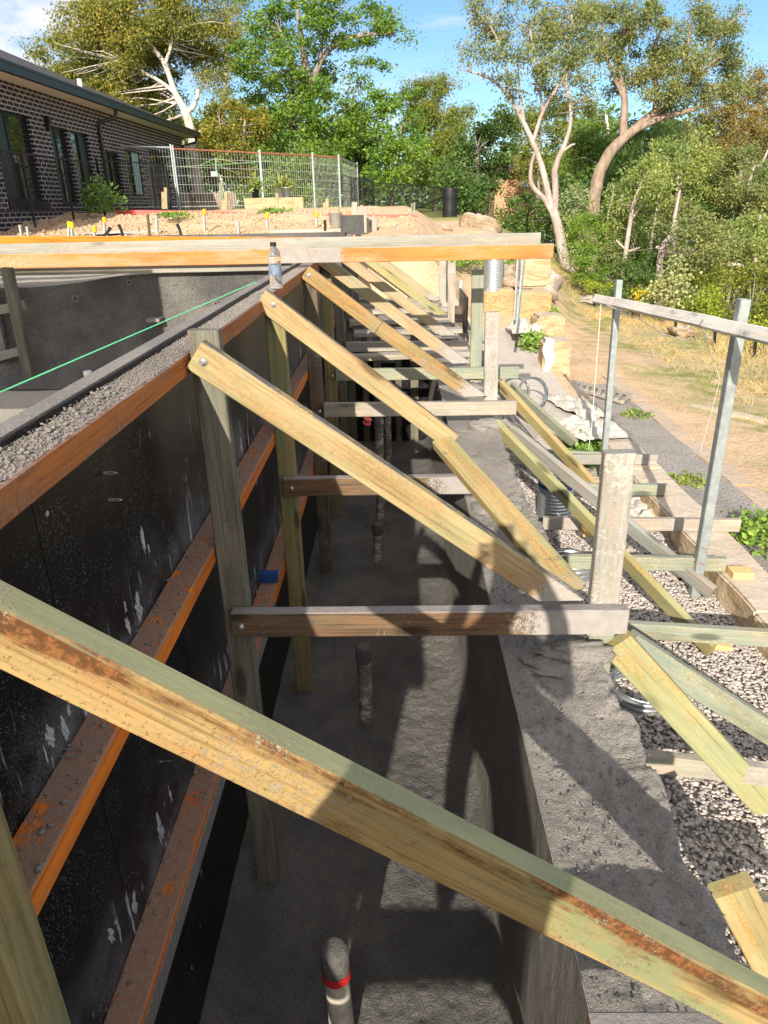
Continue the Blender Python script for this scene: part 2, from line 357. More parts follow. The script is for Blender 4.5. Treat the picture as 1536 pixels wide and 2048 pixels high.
def m_ply():
    m, t = new_mat('black film plywood')
    v = t.n('ShaderNodeTexCoord').outputs['Object']
    z = t.sep(v)[2]
    dots = t.vor(v, 170.0); msk = t.noise(v, 5.0, 4, .65)
    sp = t.m('MULTIPLY', t.thr(dots, .27, .15), t.thr(msk, .42, .58))
    drips = t.noise(t.map(v, (1, 26, 3.2)), 1.0, 4, .62)
    dm = t.noise(t.map(v, (1, 2.3, 4.5), loc=(0, 3, 1)), 1.0, 3, .6)
    dr = t.m('MULTIPLY', t.thr(drips, .62, .66), t.thr(dm, .55, .63))
    # overspray of cement that thickens just above each rail
    up = t.m('MAXIMUM', t.m('MULTIPLY', t.thr(z, -.76, -1.0), t.thr(z, -1.06, -1.02)), t.m('MULTIPLY', t.thr(z, -1.42, -1.69), t.thr(z, -1.8, -1.7)))
    haze = t.m('MULTIPLY', up, t.thr(t.m('ADD', t.noise(v, 3, 4, .6), t.m('MULTIPLY', t.noise(v, 160, 3, .7), .5)), .62, .98))
    dr2 = t.m('MULTIPLY', up, t.m('MULTIPLY', t.thr(drips, .585, .615), t.thr(t.noise(v, 4.0, 3, .6), .49, .58)))
    sheet = t.thr(t.noise(t.map(v, (1, .8, .5)), 1, 3, .5), .4, .65)
    c = t.mix(sheet, (.006, .006, .007), (.014, .0135, .014))
    c = t.mix(t.m('MULTIPLY', haze, .55), c, (.28, .27, .27))
    c = t.mix(t.m('MULTIPLY', sp, .6), c, (.36, .35, .34))
    k = t.m('MAXIMUM', dr, dr2)
    c = t.mix(k, c, (.46, .45, .45))
    finish(t, c, t.m('ADD', .36, t.m('MULTIPLY', t.m('MAXIMUM', k, haze), .5)), t.m('ADD', t.m('MULTIPLY', k, .6), t.m('MULTIPLY', t.noise(v, 2.5, 3), .5)), .5, .006, spec=.14)
    return m
M['ply'] = m_ply()

def m_gravel(name, cols, scale, bump, gap=1.0, dusty=False):
    m, t = new_mat(name)
    v = t.n('ShaderNodeTexCoord').outputs['Object']
    vo = t.n('ShaderNodeTexVoronoi', {'Vector': v, 'Scale': scale})
    c = t.ramp(t.sep(vo.outputs['Color'])[0], [(i / (len(cols) - 1), k) for i, k in enumerate(cols)])
    c = t.mix(t.thr(t.noise(v, 2.0, 4), .45, .7), c, tuple(k * .8 for k in cols[0]))
    d = vo.outputs['Distance']
    c = t.mix(t.m('MULTIPLY', t.thr(d, .45, .8), gap), c, tuple(k * .35 for k in cols[0]))
    if dusty:
        yy_ = t.sep(v)[1]
        c = t.mix(t.thr(t.m('ADD', yy_, t.m('MULTIPLY', t.noise(v, 2.5, 4), 2.0)), 5.6, 7.6), c, t.mix(t.noise(v, 9, 5, .65), (.40, .355, .315), (.54, .485, .435)))
    finish(t, c, .9, t.m('SUBTRACT', 1.0, d), 1.0, bump, spec=.2)
    return m
M['ground_clod'] = plain('earth clod', (.44, .30, .18), .95, 0, .3, 6, .01)
M['gravel_bed'] = m_gravel('gravel bed', [(.36, .30, .26), (.43, .37, .325), (.31, .28, .26), (.46, .405, .36)], 60, .012, .35, True)
M['gravel_strip'] = m_gravel('dark gravel strip', [(.31, .282, .258), (.38, .345, .315), (.26, .238, .22), (.43, .39, .355)], 75, .010, .45)
def m_stone():
    m, t = new_mat('crushed stone')
    geo = t.n('ShaderNodeNewGeometry')
    c = t.ramp(geo.outputs['Random Per Island'], [(0, (.31, .29, .275)), (.25, (.42, .37, .335)), (.5, (.50, .465, .43)), (.75, (.37, .32, .285)), (1, (.46, .41, .375))])
    n = t.noise(geo.outputs['Position'], 60, 4, .6)
    c = t.mix(1.0, c, t.ramp(n, [(.3, .75), (.7, 1.2)]), 'MULTIPLY')
    finish(t, c, .9, n, .4, .004, spec=.2)
    return m
M['stone'] = m_stone()

def m_sandstone(name, a, b, c3, rough_bump=.03, band=True):
    m, t = new_mat(name)
    v = t.n('ShaderNodeTexCoord').outputs['Object']
    rnd = t.n('ShaderNodeObjectInfo').outputs['Random']
    vv = t.n('ShaderNodeVectorMath', {0: v, 1: t.n('ShaderNodeCombineXYZ', {0: t.m('MULTIPLY', rnd, 9.0), 1: rnd, 2: t.m('MULTIPLY', rnd, 5.0)}).outputs[0]}, operation='ADD').outputs[0]
    n = t.noise(t.map(vv, (1.4, 1.4, 5.5)), 1.6, 4, .55, 1.2)
    c = t.ramp(n, [(.32, a), (.5, b), (.56, c3), (.66, b), (.8, a)])
    st = t.noise(vv, 3.5, 4, .6)
    c = t.mix(t.m('MULTIPLY', t.thr(st, .56, .72), .5), c, (.42, .20, .07))
    f = t.noise(vv, 40, 5, .7)
    nz = t.sep(t.n('ShaderNodeNewGeometry').outputs['Normal'])[2]
    c = t.mix(t.m('MULTIPLY', t.thr(nz, .6, .85), .6), c, (.46, .42, .37))
    c = t.mix(1.0, c, t.ramp(f, [(.3, .82), (.7, 1.1)]), 'MULTIPLY')
    finish(t, c, .9, t.m('ADD', t.m('MULTIPLY', t.noise(vv, 9, 5, .65), 1.0), t.m('MULTIPLY', f, .3)), .7, rough_bump, spec=.15)
    return m
M['sandstone'] = m_sandstone('sandstone block', (.40, .30, .175), (.45, .355, .225), (.35, .235, .115))
M['sandstone_o'] = m_sandstone('orange sandstone block', (.43, .265, .125), (.48, .315, .165), (.36, .205, .09))
M['kerbstone'] = m_sandstone('sandstone kerb', (.50, .39, .25), (.58, .47, .32), (.44, .31, .17), .02)
M['rockgrey'] = m_sandstone('grey boulder', (.30, .27, .24), (.38, .34, .30), (.33, .26, .19), .05)
M['rocktan'] = m_sandstone('tan boulder', (.27, .20, .13), (.36, .275, .18), (.22, .155, .095), .08)

def m_ground():
    m, t = new_mat('bare earth and dry grass')
    v = t.n('ShaderNodeTexCoord').outputs['Object']
    s = t.sep(v); x, y = s[0], s[1]
    n1 = t.noise(v, .5, 6, .62); n2 = t.noise(v, 3.2, 5, .65); n3 = t.noise(v, 26, 4, .7)
    dirt = t.ramp(n3, [(.3, (.44, .30, .185)), (.55, (.57, .41, .265)), (.75, (.66, .51, .36))])
    straw = t.ramp(n3, [(.3, (.34, .262, .165)), (.7, (.48, .39, .26))])
    grass = t.ramp(n3, [(.3, (.14, .16, .04)), (.7, (.28, .28, .085))])
    lawn = t.mix(t.thr(n1, .41, .54), straw, t.mix(t.thr(n2, .40, .62), straw, grass))
    lawn = t.mix(t.m('MULTIPLY', t.thr(n2, .52, .40), .7), lawn, dirt)
    green_far = t.mix(t.thr(n2, .35, .6), (.17, .21, .05), (.25, .27, .08))
    lawn = t.mix(t.m('MULTIPLY', t.thr(t.m('ADD', x, t.m('MULTIPLY', n2, 1.6)), 5.4, 4.2), .85), lawn, dirt)
    c = t.mix(t.thr(x, 2.6, 3.6), dirt, lawn)
    c = t.mix(t.m('MULTIPLY', t.thr(y, 21.5, 24), .9), c, green_far)
    weeds = t.m('MULTIPLY', t.thr(n1, .55, .66), t.thr(n2, .5, .6))
    c = t.mix(t.m('MULTIPLY', weeds, .7), c, (.16, .20, .05))
    litter = t.m('MULTIPLY', t.thr(x, 6.0, 8.0), .85)
    c = t.mix(litter, c, t.ramp(n3, [(.3, (.12, .085, .05)), (.7, (.24, .18, .11))]))
    finish(t, c, .95, t.m('ADD', n2, t.m('MULTIPLY', n3, .6)), .8, .05, spec=.1)
    return m
M['ground'] = m_ground()

def m_brick():
    m, t = new_mat('dark brick with pale mortar')
    s = t.sep(t.n('ShaderNodeTexCoord').outputs['Object'])
    v = t.n('ShaderNodeCombineXYZ', {0: s[1], 1: s[2], 2: 0.0}).outputs[0]
    b = t.n('ShaderNodeTexBrick', {'Vector': v, 'Color1': (.012, .010, .015, 1), 'Color2': (.026, .020, .026, 1), 'Mortar': (.35, .32, .295, 1), 'Scale': 1.0, 'Mortar Size': .013, 'Mortar Smooth': .1, 'Brick Width': .245, 'Row Height': .090})
    c = t.mix(1.0, b.outputs[0], t.ramp(t.noise(v, 2, 4), [(.3, .8), (.7, 1.15)]), 'MULTIPLY')
    finish(t, c, .75, b.outputs['Fac'], .5, -.006, spec=.3)
    return m
M['brick'] = m_brick()
def m_brick2():
    m, t = new_mat('orange brick')
    s = t.sep(t.n('ShaderNodeTexCoord').outputs['Object'])
    v = t.n('ShaderNodeCombineXYZ', {0: s[0], 1: s[2], 2: 0.0}).outputs[0]
    b = t.n('ShaderNodeTexBrick', {'Vector': v, 'Color1': (.50, .22, .085, 1), 'Color2': (.42, .17, .07, 1), 'Mortar': (.45, .36, .28, 1), 'Scale': 1.0, 'Mortar Size': .012, 'Brick Width': .24, 'Row Height': .086})
    finish(t, b.outputs[0], .85)
    return m
M['brick2'] = m_brick2()
def m_tiles(name, a, b):
    m, t = new_mat(name)
    v = t.n('ShaderNodeTexCoord').outputs['Object']
    wv = t.n('ShaderNodeTexWave', {'Vector': v, 'Scale': 1.6, 'Distortion': .0}, bands_direction='Y').outputs[1]
    wz = t.n('ShaderNodeTexWave', {'Vector': v, 'Scale': 2.2}, bands_direction='Z', wave_profile='SAW').outputs[1]
    n = t.noise(v, 6, 4)
    c = t.mix(n, a, b); c = t.mix(t.m('MULTIPLY', t.thr(wz, .8, 1.0), .6), c, tuple(k * .3 for k in a))
    finish(t, c, .7, t.m('ADD', wv, wz), .8, .04)
    return m
M['roof'] = m_tiles('dark roof tiles', (.045, .04, .042), (.10, .088, .085))
M['roof2'] = m_tiles('brown roof tiles', (.13, .075, .05), (.20, .12, .085))
M['gutter'] = plain('dark gutter', (.030, .036, .038), .4, .1, .15, 8)
M['soffit'] = plain('pale soffit', (.60, .57, .50), .8, 0, .05, 4)
M['winframe'] = plain('black window frame', (.012, .013, .016), .4, .1, .1, 8)
def m_glass_dark():
    m, t = new_mat('dark window glass')
    finish(t, (.012, .015, .016), .03, spec=.9)
    return m
M['glass'] = m_glass_dark()
M['curtain'] = plain('pale blue blind', (.34, .47, .50), .5, 0, .06, 5)
def m_pet():
    m, t = new_mat('clear plastic bottle')
    finish(t, (.93, .95, .97), .06, extra={'Transmission Weight': .95, 'IOR': 1.2}, spec=.6)
    return m
M['pet'] = m_pet()
M['bark_pale'] = bark_mat('pale gum bark', (.38, .33, .28), (.56, .51, .45))
M['bark_pink'] = bark_mat('pinkish gum bark', (.30, .235, .205), (.46, .385, .35), (4, 4, 1.2))
M['bark_brown'] = bark_mat('brown gum bark', (.20, .145, .105), (.32, .245, .19), (9, 9, 1.2))
M['bark_grey'] = bark_mat('grey branch bark', (.16, .13, .105), (.30, .26, .22))
M['leaf_olive'] = leaf_mat('olive gum leaves', [(.085, .10, .022), (.14, .145, .03), (.20, .18, .04), (.12, .15, .035), (.22, .165, .04)])
M['leaf_bright'] = leaf_mat('bright green leaves', [(.050, .105, .018), (.090, .165, .024), (.145, .215, .032), (.07, .13, .022)])
M['leaf_mid'] = leaf_mat('mid green leaves', [(.055, .095, .018), (.10, .16, .025), (.15, .21, .035), (.075, .12, .025)])
M['leaf_dark'] = leaf_mat('dark green leaves', [(.030, .060, .018), (.058, .105, .026), (.095, .15, .038), (.040, .074, .022)])
M['leaf_orange'] = leaf_mat('orange tinged leaves', [(.09, .105, .018), (.14, .145, .025), (.24, .15, .03), (.09, .13, .022), (.17, .17, .03)])
M['leaf_gum'] = leaf_mat('grey green gum leaves', [(.085, .11, .045), (.14, .165, .065), (.19, .205, .08), (.11, .135, .055), (.17, .15, .06)])
M['leaf_young'] = leaf_mat('young gum leaves', [(.095, .135, .04), (.155, .20, .06), (.22, .25, .08), (.12, .155, .055)])
M['leaf_brown'] = leaf_mat('bronze gum leaves', [(.085, .075, .03), (.15, .115, .045), (.21, .15, .06), (.11, .11, .035)])
M['leaf_bush'] = leaf_mat('wattle leaves', [(.07, .092, .02), (.12, .145, .03), (.18, .195, .036), (.09, .115, .025)])
M['leaf_pale'] = leaf_mat('pale banksia leaves', [(.15, .17, .08), (.24, .26, .13), (.30, .31, .17), (.12, .15, .06)])
M['leaf_lime'] = leaf_mat('lime shrub leaves', [(.12, .165, .018), (.18, .235, .024), (.24, .275, .035)])
M['leaf_gold'] = leaf_mat('golden leaves', [(.40, .28, .02), (.50, .36, .03), (.30, .24, .03)])
M['weed'] = leaf_mat('weed leaves', [(.07, .14, .03), (.12, .21, .045), (.17, .26, .06)])
M['straw'] = leaf_mat('dry grass blades', [(.29, .215, .13), (.35, .27, .165), (.24, .17, .105), (.31, .25, .14), (.20, .20, .08)], .2)
M['turf'] = leaf_mat('green grass blades', [(.09, .125, .03), (.14, .18, .045), (.19, .21, .06)], .3)
M['dirt_bank'] = M['ground']

# ------------------------------------------------------------------ terrain
def pl(y, pts):
    a = np.array(pts, float); return np.interp(y, a[:, 0], a[:, 1])
def sst(a, b, v):
    t = np.clip((v - a) / (b - a), 0, 1); return t * t * (3 - 2 * t)
def hgt(x, y):
    x, y = np.asarray(x, float), np.asarray(y, float)
    pad = pl(y, [(0, -.55), (10.6, -.50), (13.2, -.44), (14.2, -.36), (16.5, -.14), (19.5, -.06), (22, -.05), (60, 0)])
    zin = pl(y, [(0, -2.17), (5.5, -2.17), (8.5, -1.92), (11.6, -1.55), (14, -1.08), (18, -.6), (24, -.42), (40, -.3)])
    zr = -2.36 - .055 * np.maximum(0, x - 3.1) - .17 * np.maximum(0, x - 7.2) - .0 * y
    zr = np.where(x < 3.1, -2.30, zr)
    s1 = sst(.25, 1.3, x) if True else 0
    left = np.where(y < 10.61, zin, pad * (1 - s1) + zin * s1)
    wd = pl(y, [(0, .02), (11, .05), (14, 1.5), (20, 3.5), (30, 7)])
    s2 = sst(0, 1, (x - 2.03) / wd)
    z = left * (1 - s2) + zr * s2
    amp = np.where(x > 3.2, .05, np.where(y > 10.5, .05, .01)) * np.where((y > 11.5) & (y < 20) & (x < 1), 2.2, 1.0)
    return z + amp * fbm(x * 1.3, y * 1.3, 4)
xs = np.unique(np.concatenate([np.linspace(-300, -40, 14), np.linspace(-40, -12, 29), np.linspace(-12, .6, 127), [.68, .70], np.linspace(.72, 2.0, 26), [2.03, 2.05], np.linspace(2.1, 12, 150), np.linspace(12, 40, 50), np.linspace(40, 300, 14)]))
ys = np.unique(np.concatenate([np.linspace(-200, -10, 10), np.linspace(-10, -.5, 12), np.linspace(-.5, 10.6, 140), [10.62], np.linspace(10.7, 26, 180), np.linspace(26, 60, 50), np.linspace(60, 400, 18)]))
gr = grid_ob('ground', xs, ys, hgt, M['ground'], hole=lambda x, y: (x < .685) & (x > -6.5) & (y > -3) & (y < 10.6))
tag(gr, kind='structure')

# gravel sheets
gx = np.linspace(.69, 1.90, 40); gy = np.linspace(-1, 10.45, 230)
tag(grid_ob('gravel', gx, gy, lambda X, Y: hgt(X, Y) + .008 + .010 * fbm(X * 4, Y * 4, 3), M['gravel_bed']), kind='structure')
gx = np.linspace(2.14, 2.90, 24); gy = np.linspace(-1, 9.4, 160)
tag(grid_ob('gravel_path', gx, gy, lambda X, Y: -2.272 + .02 * fbm(X * 3, Y * 3, 4), M['gravel_strip']), kind='structure')

# loose crushed stone
def stones(name, n, xr, yr, zf, smin, smax, mat, seed, flat=.75):
    r = np.random.default_rng(seed)
    t = (1 + 5 ** .5) / 2
    iv = np.array([(-1, t, 0), (1, t, 0), (-1, -t, 0), (1, -t, 0), (0, -1, t), (0, 1, t), (0, -1, -t), (0, 1, -t), (t, 0, -1), (t, 0, 1), (-t, 0, -1), (-t, 0, 1)]) / 1.9
    fi = np.array([(0, 11, 5), (0, 5, 1), (0, 1, 7), (0, 7, 10), (0, 10, 11), (1, 5, 9), (5, 11, 4), (11, 10, 2), (10, 7, 6), (7, 1, 8), (3, 9, 4), (3, 4, 2), (3, 2, 6), (3, 6, 8), (3, 8, 9), (4, 9, 5), (2, 4, 11), (6, 2, 10), (8, 6, 7), (9, 8, 1)])
    x = r.uniform(*xr, n); y = r.uniform(*yr, n)
    s = r.uniform(smin, smax, (n, 1, 1)) * r.uniform(.6, 1.25, (n, 1, 3)) * np.array([1, 1, flat])
    v = iv[None] * r.uniform(.55, 1.3, (n, 12, 1)) * s
    a = r.uniform(0, 6.28, n); c, d = np.cos(a)[:, None], np.sin(a)[:, None]
    v = np.stack([v[:, :, 0] * c - v[:, :, 1] * d, v[:, :, 0] * d + v[:, :, 1] * c, v[:, :, 2]], 2)
    tl = r.normal(0, .5, n)[:, None]; v = np.stack([v[:, :, 0], v[:, :, 1] * np.cos(tl) - v[:, :, 2] * np.sin(tl), v[:, :, 1] * np.sin(tl) + v[:, :, 2] * np.cos(tl)], 2)
    v += np.stack([x, y, zf(x, y)], 1)[:, None, :]
    f = fi[None] + (np.arange(n) * 12)[:, None, None]
    return np_mesh(name, v.reshape(-1, 3), f.reshape(-1, 3), mat)
st = stones('crushed_gravel', 34000, (.70, 1.86), (.9, 5.6), lambda x, y: hgt(x, y) + .020 + .010 * fbm(x * 4, y * 4, 3), .005, .0150, M['stone'], 3, .5)
tag(st, 'loose pinkish grey crushed gravel spread between the concrete sill and the sandstone kerb', 'gravel', kind='stuff')

# ------------------------------------------------------------------ timber
def timber(name, p0, p1, w, t, thin, mat, parent=None, skew0=0.0, skew1=0.0, bow=.0015, label=None):
    """board from p0 to p1 (centre line), w wide, t thick along the direction thin; ends may be cut on a skew"""
    p0, p1 = Vector(p0), Vector(p1); X = (p1 - p0); L = X.length; X.normalize()
    Yv = Vector(thin); Yv = (Yv - X * Yv.dot(X)).normalized(); Z = X.cross(Yv)
    n = max(4, int(L / .12)); bev = min(.004, t * .12)
    sec = [(-t / 2 + bev, -w / 2), (t / 2 - bev, -w / 2), (t / 2, -w / 2 + bev), (t / 2, w / 2 - bev), (t / 2 - bev, w / 2), (-t / 2 + bev, w / 2), (-t / 2, w / 2 - bev), (-t / 2, -w / 2 + bev)]
    r = random.Random(hash((round(p0.x, 3), round(p0.y, 3), round(p0.z, 3))) & 0xffff); v = []
    ph = r.uniform(0, 6); sw = r.uniform(-1, 1) * bow * 2
    for i in range(n + 1):
        u = i / n; x = (u - .5) * L
        dy = sw * math.sin(math.pi * u); dz = bow * math.sin(3 * u + ph)
        for (a, b) in sec:
            k = 0
            if i == 0: k = b * skew0
            if i == n: k = b * skew1
            v.append((x + k, a + dy + r.uniform(-1, 1) * .0005, b + dz + r.uniform(-1, 1) * .0006))
    f = [(i * 8 + k, (i + 1) * 8 + k, (i + 1) * 8 + (k + 1) % 8, i * 8 + (k + 1) % 8) for i in range(n) for k in range(8)]
    f.append(tuple(range(8))); f.append(tuple(n * 8 + k for k in range(8))[::-1])
    o = mesh_ob(name, v, f, mat, parent, (p0 + p1) / 2)
    o.rotation_euler = Matrix([X, Yv, Z]).transposed().to_euler()
    if label: o['label'] = label
    return o

def bolt(parent, p, d=(0, -1, 0), r=.007):
    b = MB(); p = Vector(p); d = Vector(d)
    b.lathe([(0, .001), (r * 1.8, .001), (r * 1.8, .003), (r * 1.0, .0031), (r * 1.0, .010), (r * .7, .012), (0, .012)], 10, p, d)
    return b.build('bolt', M['bolt'], parent, p)

def lump(name, c, s, mat, parent=None, seed=1, sub=4, rough=.35):
    bm = bmesh.new(); bmesh.ops.create_icosphere(bm, subdivisions=sub, radius=1.0)
    r = np.random.default_rng(seed); o1 = r.uniform(0, 50, 3)
    for vt in bm.verts:
        p = np.array(vt.co); q = p * 1.6 + o1
        k = 1 + rough * float(fbm(q[0] + q[2] * .7, q[1] + q[2] * 1.3, 4)) * 1.3
        vt.co = Vector(p * k * np.array(s))
    me = bpy.data.meshes.new(name); bm.to_mesh(me); bm.free()
    return _link(name, me, mat, parent, c, True)
def block(name, lo, hi, mat, parent=None, seed=1, amp=.02, cuts=8, bev=.02):
    """hewn stone block: bevelled box, subdivided and roughened"""
    lo, hi = Vector(lo), Vector(hi); c = (lo + hi) / 2; s = hi - lo
    bm = bmesh.new(); bmesh.ops.create_cube(bm, size=1.0)
    for vt in bm.verts: vt.co = Vector((vt.co.x * s.x, vt.co.y * s.y, vt.co.z * s.z))
    bmesh.ops.bevel(bm, geom=bm.edges[:], offset=bev, segments=2, affect='EDGES')
    bmesh.ops.subdivide_edges(bm, edges=[e for e in bm.edges if e.calc_length() > max(s) / cuts], cuts=cuts, use_grid_fill=True)
    r = np.random.default_rng(seed); o1 = r.uniform(0, 60, 3)
    for vt in bm.verts:
        q = np.array(vt.co) * 3 + o1
        d = Vector((float(fbm(q[1], q[2])), float(fbm(q[0] + 9, q[2])), .4 * float(fbm(q[0] + 5, q[1] + 3)))) * amp * 2
        vt.co = vt.co + d
    me = bpy.data.meshes.new(name); bm.to_mesh(me); bm.free()
    return _link(name, me, mat, parent, c, False)

# ------------------------------------------------------------------ balance tank (trench)
XW, XS0, XS1 = -.690, .36, .67
ZF, ZS = -2.56, -1.42
tank = empty('concrete_trench', (0, 4, ZF), 'grey sprayed concrete trench with a rough sill, running beside the pool wall', 'concrete trench')
fx = np.linspace(XW - .02, XS0 + .03, 110); fy = np.concatenate([np.linspace(-1.2, 1.0, 20), np.linspace(1.05, 4.2, 300), np.linspace(4.25, 8.0, 120)])
def zfloor(X, Y):
    z = ZF + .010 * fbm(X * 5, Y * 5, 5) + .010 * fbm(X * 30, Y * 30, 4)
    return z + .09 * sst(.26, .39, X) ** 2 + .05 * sst(-.60, -.69, X)
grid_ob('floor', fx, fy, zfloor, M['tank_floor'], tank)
# inner face of the right wall
zz = np.linspace(ZF - .02, ZS, 46); yy = np.concatenate([np.linspace(-1.2, .6, 12), np.linspace(.65, 4, 220), np.linspace(4.05, 8, 110)])
YY, ZZ = np.meshgrid(yy, zz)
XX = .362 + .006 * fbm(YY * 4, ZZ * 4, 4) + .003 * fbm(YY * 30, ZZ * 9, 3) - .02 * sst(ZF + .12, ZF, ZZ)
v = np.stack([XX.ravel(), YY.ravel(), ZZ.ravel()], 1); nx = len(yy)
ii = (np.arange(len(zz) - 1)[:, None] * nx + np.arange(nx - 1)[None]).ravel()
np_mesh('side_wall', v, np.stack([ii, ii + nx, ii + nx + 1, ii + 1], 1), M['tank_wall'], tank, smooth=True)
# sill: top and outer face in one rough skin
ux = np.concatenate([np.linspace(0, 1, 44), np.linspace(1.04, 1.6, 12)]); sy = np.concatenate([np.linspace(-1.2, .25, 12), np.linspace(.26, 3.4, 330), np.linspace(3.42, 10, 260)])
def sill(U, Y):
    edge = XS1 + .035 * fbm(Y * 5 + 3, Y * 0 + 2, 4) + .015 * fbm(Y * 21, Y * 0, 3)
    x = np.where(U <= 1, XS0 - .004 + (edge - XS0) * U, edge + .04 * (U - 1))
    rgh = .35 + .65 * sst(.0, .25, U) * (1 - sst(.42, .55, U)) + .9 * sst(.66, .86, U)
    z = ZS + .008 * fbm(x * 6, Y * 6, 4) * sst(0, .1, U) + .012 * rgh * fbm(x * 38, Y * 38, 4) * sst(0, .06, U) + .007 * np.exp(-((U - .62) / .05) ** 2) - .005 * np.exp(-((U - .52) / .05) ** 2) + .02 * sst(.7, .95, U)
    z = np.where(U > 1, z - (U - 1) / .6 * .42, z)
    x = x + np.where(U > 1, .03 * fbm(Y * 14, z * 14, 3), 0)
    return x, Y, z
grid_ob('sill', ux, sy, sill, M['sill'], tank)
fsx, fsy = np.linspace(XW, .70, 60), np.linspace(7.955, 10.62, 110)
grid_ob('far_slab', fsx, fsy, lambda X, Y: -1.40 + .03 * fbm(X * 6, Y * 6, 4) + .02 * fbm(X * 25, Y * 25, 3), M['sill'], tank)
# outer form board of the sill
o = MB(); o.box((.700, -1.2, -2.2), (.722, 8.4, -1.66)); o.build('form_board', M['board_grey'], tank, (.71, 3.6, -1.9))
# closed end of the trench: film faced ply between studs
e = empty('end_shutter', (-.15, 7.95, ZF), 'black ply shutter with grey studs closing the far end of the trench', 'formwork panel')
b = MB(); b.box((XW + .02, 7.93, ZF), (XS0, 7.95, -1.45)); b.build('ply_sheet', M['ply'], e, (0, 7.94, -2))
for k, xx in enumerate((-.52, -.36, -.22, .02, .2)):
    timber('stud', (xx, 7.90, ZF), (xx, 7.90, -1.30), .07 if k % 2 else .09, .04, (0, 1, 0), M['post_c'] if k == 1 else M['post_a'], e)
timber('rail', (-.62, 7.85, -1.72), (.1, 7.85, -1.72), .09, .045, (0, 1, 0), M['post_c'], e)

# ------------------------------------------------------------------ formwork wall (ply + walers)
fw = empty('formwork_wall', (XW, 4, ZF), 'black film faced ply wall with three orange rails along the trench', 'formwork wall')
for (a, c) in ((-1.2, 1.2), (1.203, 3.6), (3.603, 6.0), (6.003, 8.4), (8.403, 10.8)):
    b = MB(); b.box((XW - .017, a, ZF), (XW, c, -.366 - (.004 if a > 3 else 0))); b.build('ply_sheet', M['ply'], fw, (XW, 0, 0))
WX = -.603
def waler(z0, z1, mat, segs):
    for (a, c, m2) in segs:
        timber('rail', ((XW + WX) / 2 + .0005, a, (z0 + z1) / 2), ((XW + WX) / 2 + .0005, c, (z0 + z1) / 2), (z1 - z0), (WX - XW) - .001, (1, 0, 0), m2 or mat, fw, bow=.0004)
waler(-.442, -.379, M['lvl_top'], [(-1.2, 2.62, None), (2.625, 6.2, None), (6.205, 10.8, None)])
waler(-1.069, -1.011, M['lvl'], [(-1.2, 2.1, None), (2.105, 5.6, None), (5.605, 10.8, None)])
waler(-1.776, -1.702, M['lvl'], [(-1.2, 3.0, None), (3.005, 10.8, None)])
b = MB(); b.box((XW - .052, -1.2, -.372), (XW - .005, 4.95, -.360)); b.build('cement_skin', M['mortar'], fw, (XW, 2, -.36))
b = MB(); b.box((XW, 3.02, -1.70), (WX + .002, 3.06, -1.65)); b.build('packer', M['blue'], fw, (-.64, 3.04, -1.68))
# whitish cement skin on the front face of the lowest rail
b = MB(); b.box((WX - .001, -1.2, -1.787), (WX + .004, 2.9, -1.725)); b.build('cement_skin', M['mortar'], fw, (WX, 1, -1.75))
# screws and nails left in the ply
for (px, py, ln) in ((206, 946, .030), (216, 1000, .030), (92, 1027, .012)):
    p = at(px, py, x=XW); s = MB()
    if ln > .02:
        s.tube([(p[0], p[1], p[2]), (p[0] + ln, p[1] - .002, p[2] + .001)], .0028, 8)
        for k in range(7): s.lathe([(.0028, -.0008), (.0042, 0), (.0028, .0008)], 8, (p[0] + .004 + k * .0038, p[1], p[2]), (1, 0, 0))
        s.tube([(p[0] + ln, p[1] - .002, p[2] + .001), (p[0] + ln + .006, p[1] - .0022, p[2] + .001)], [.0028, .0004], 8)
    else: s.lathe([(.006, 0), (.006, .003), (0, .003)], 10, p, (1, 0, 0))
    s.build('screw', M['bolt'], fw, p)
for q, (pa, pb) in enumerate((((105, 1500), (165, 1495)), ((110, 1512), (160, 1514)), ((322, 1523), (347, 1521)))):
    if q < 2: A, B = at(*pa, z=-1.006), at(*pb, z=-1.003)
    else:
        A = at(*pa, x=XW); B = A + np.array([.03, 0, .002])
    s = MB(); s.tube([A, B], .0018, 6); s.lathe([(0, 0), (.004, 0), (.004, .0012), (0, .0012)], 8, A, Vector(B) - Vector(A)); s.build('nail', M['bolt'], fw, A)

M['smear'] = concrete('dried cement smear', (.40, .40, .40), (.52, .52, .51), .006, 60)
for k, (px, py, a_, b_) in enumerate(((286, 1085, .011, .042), (275, 1215, .016, .05), (255, 1250, .009, .035), (100, 1475, .016, .035), (128, 1455, .010, .045), (318, 1655, .014, .055), (340, 1590, .006, .035), (268, 1805, .014, .045), (222, 1872, .012, .030), (482, 890, .010, .05), (455, 1300, .007, .03), (600, 700, .012, .07), (250, 1215, .006, .02))):
    p = at(px, py, x=XW); lump('cement_smear', p, (.0025, a_ * .8, b_ * .7), M['smear'], fw, 500 + k, 4, 1.3)
    if k < 9: lump('cement_smear', p + np.array([0, .03 - .012 * (k % 4), -.035 + .014 * (k % 5)]), (.002, a_ * .45, b_ * .3), M['smear'], fw, 540 + k, 3, 1.3)
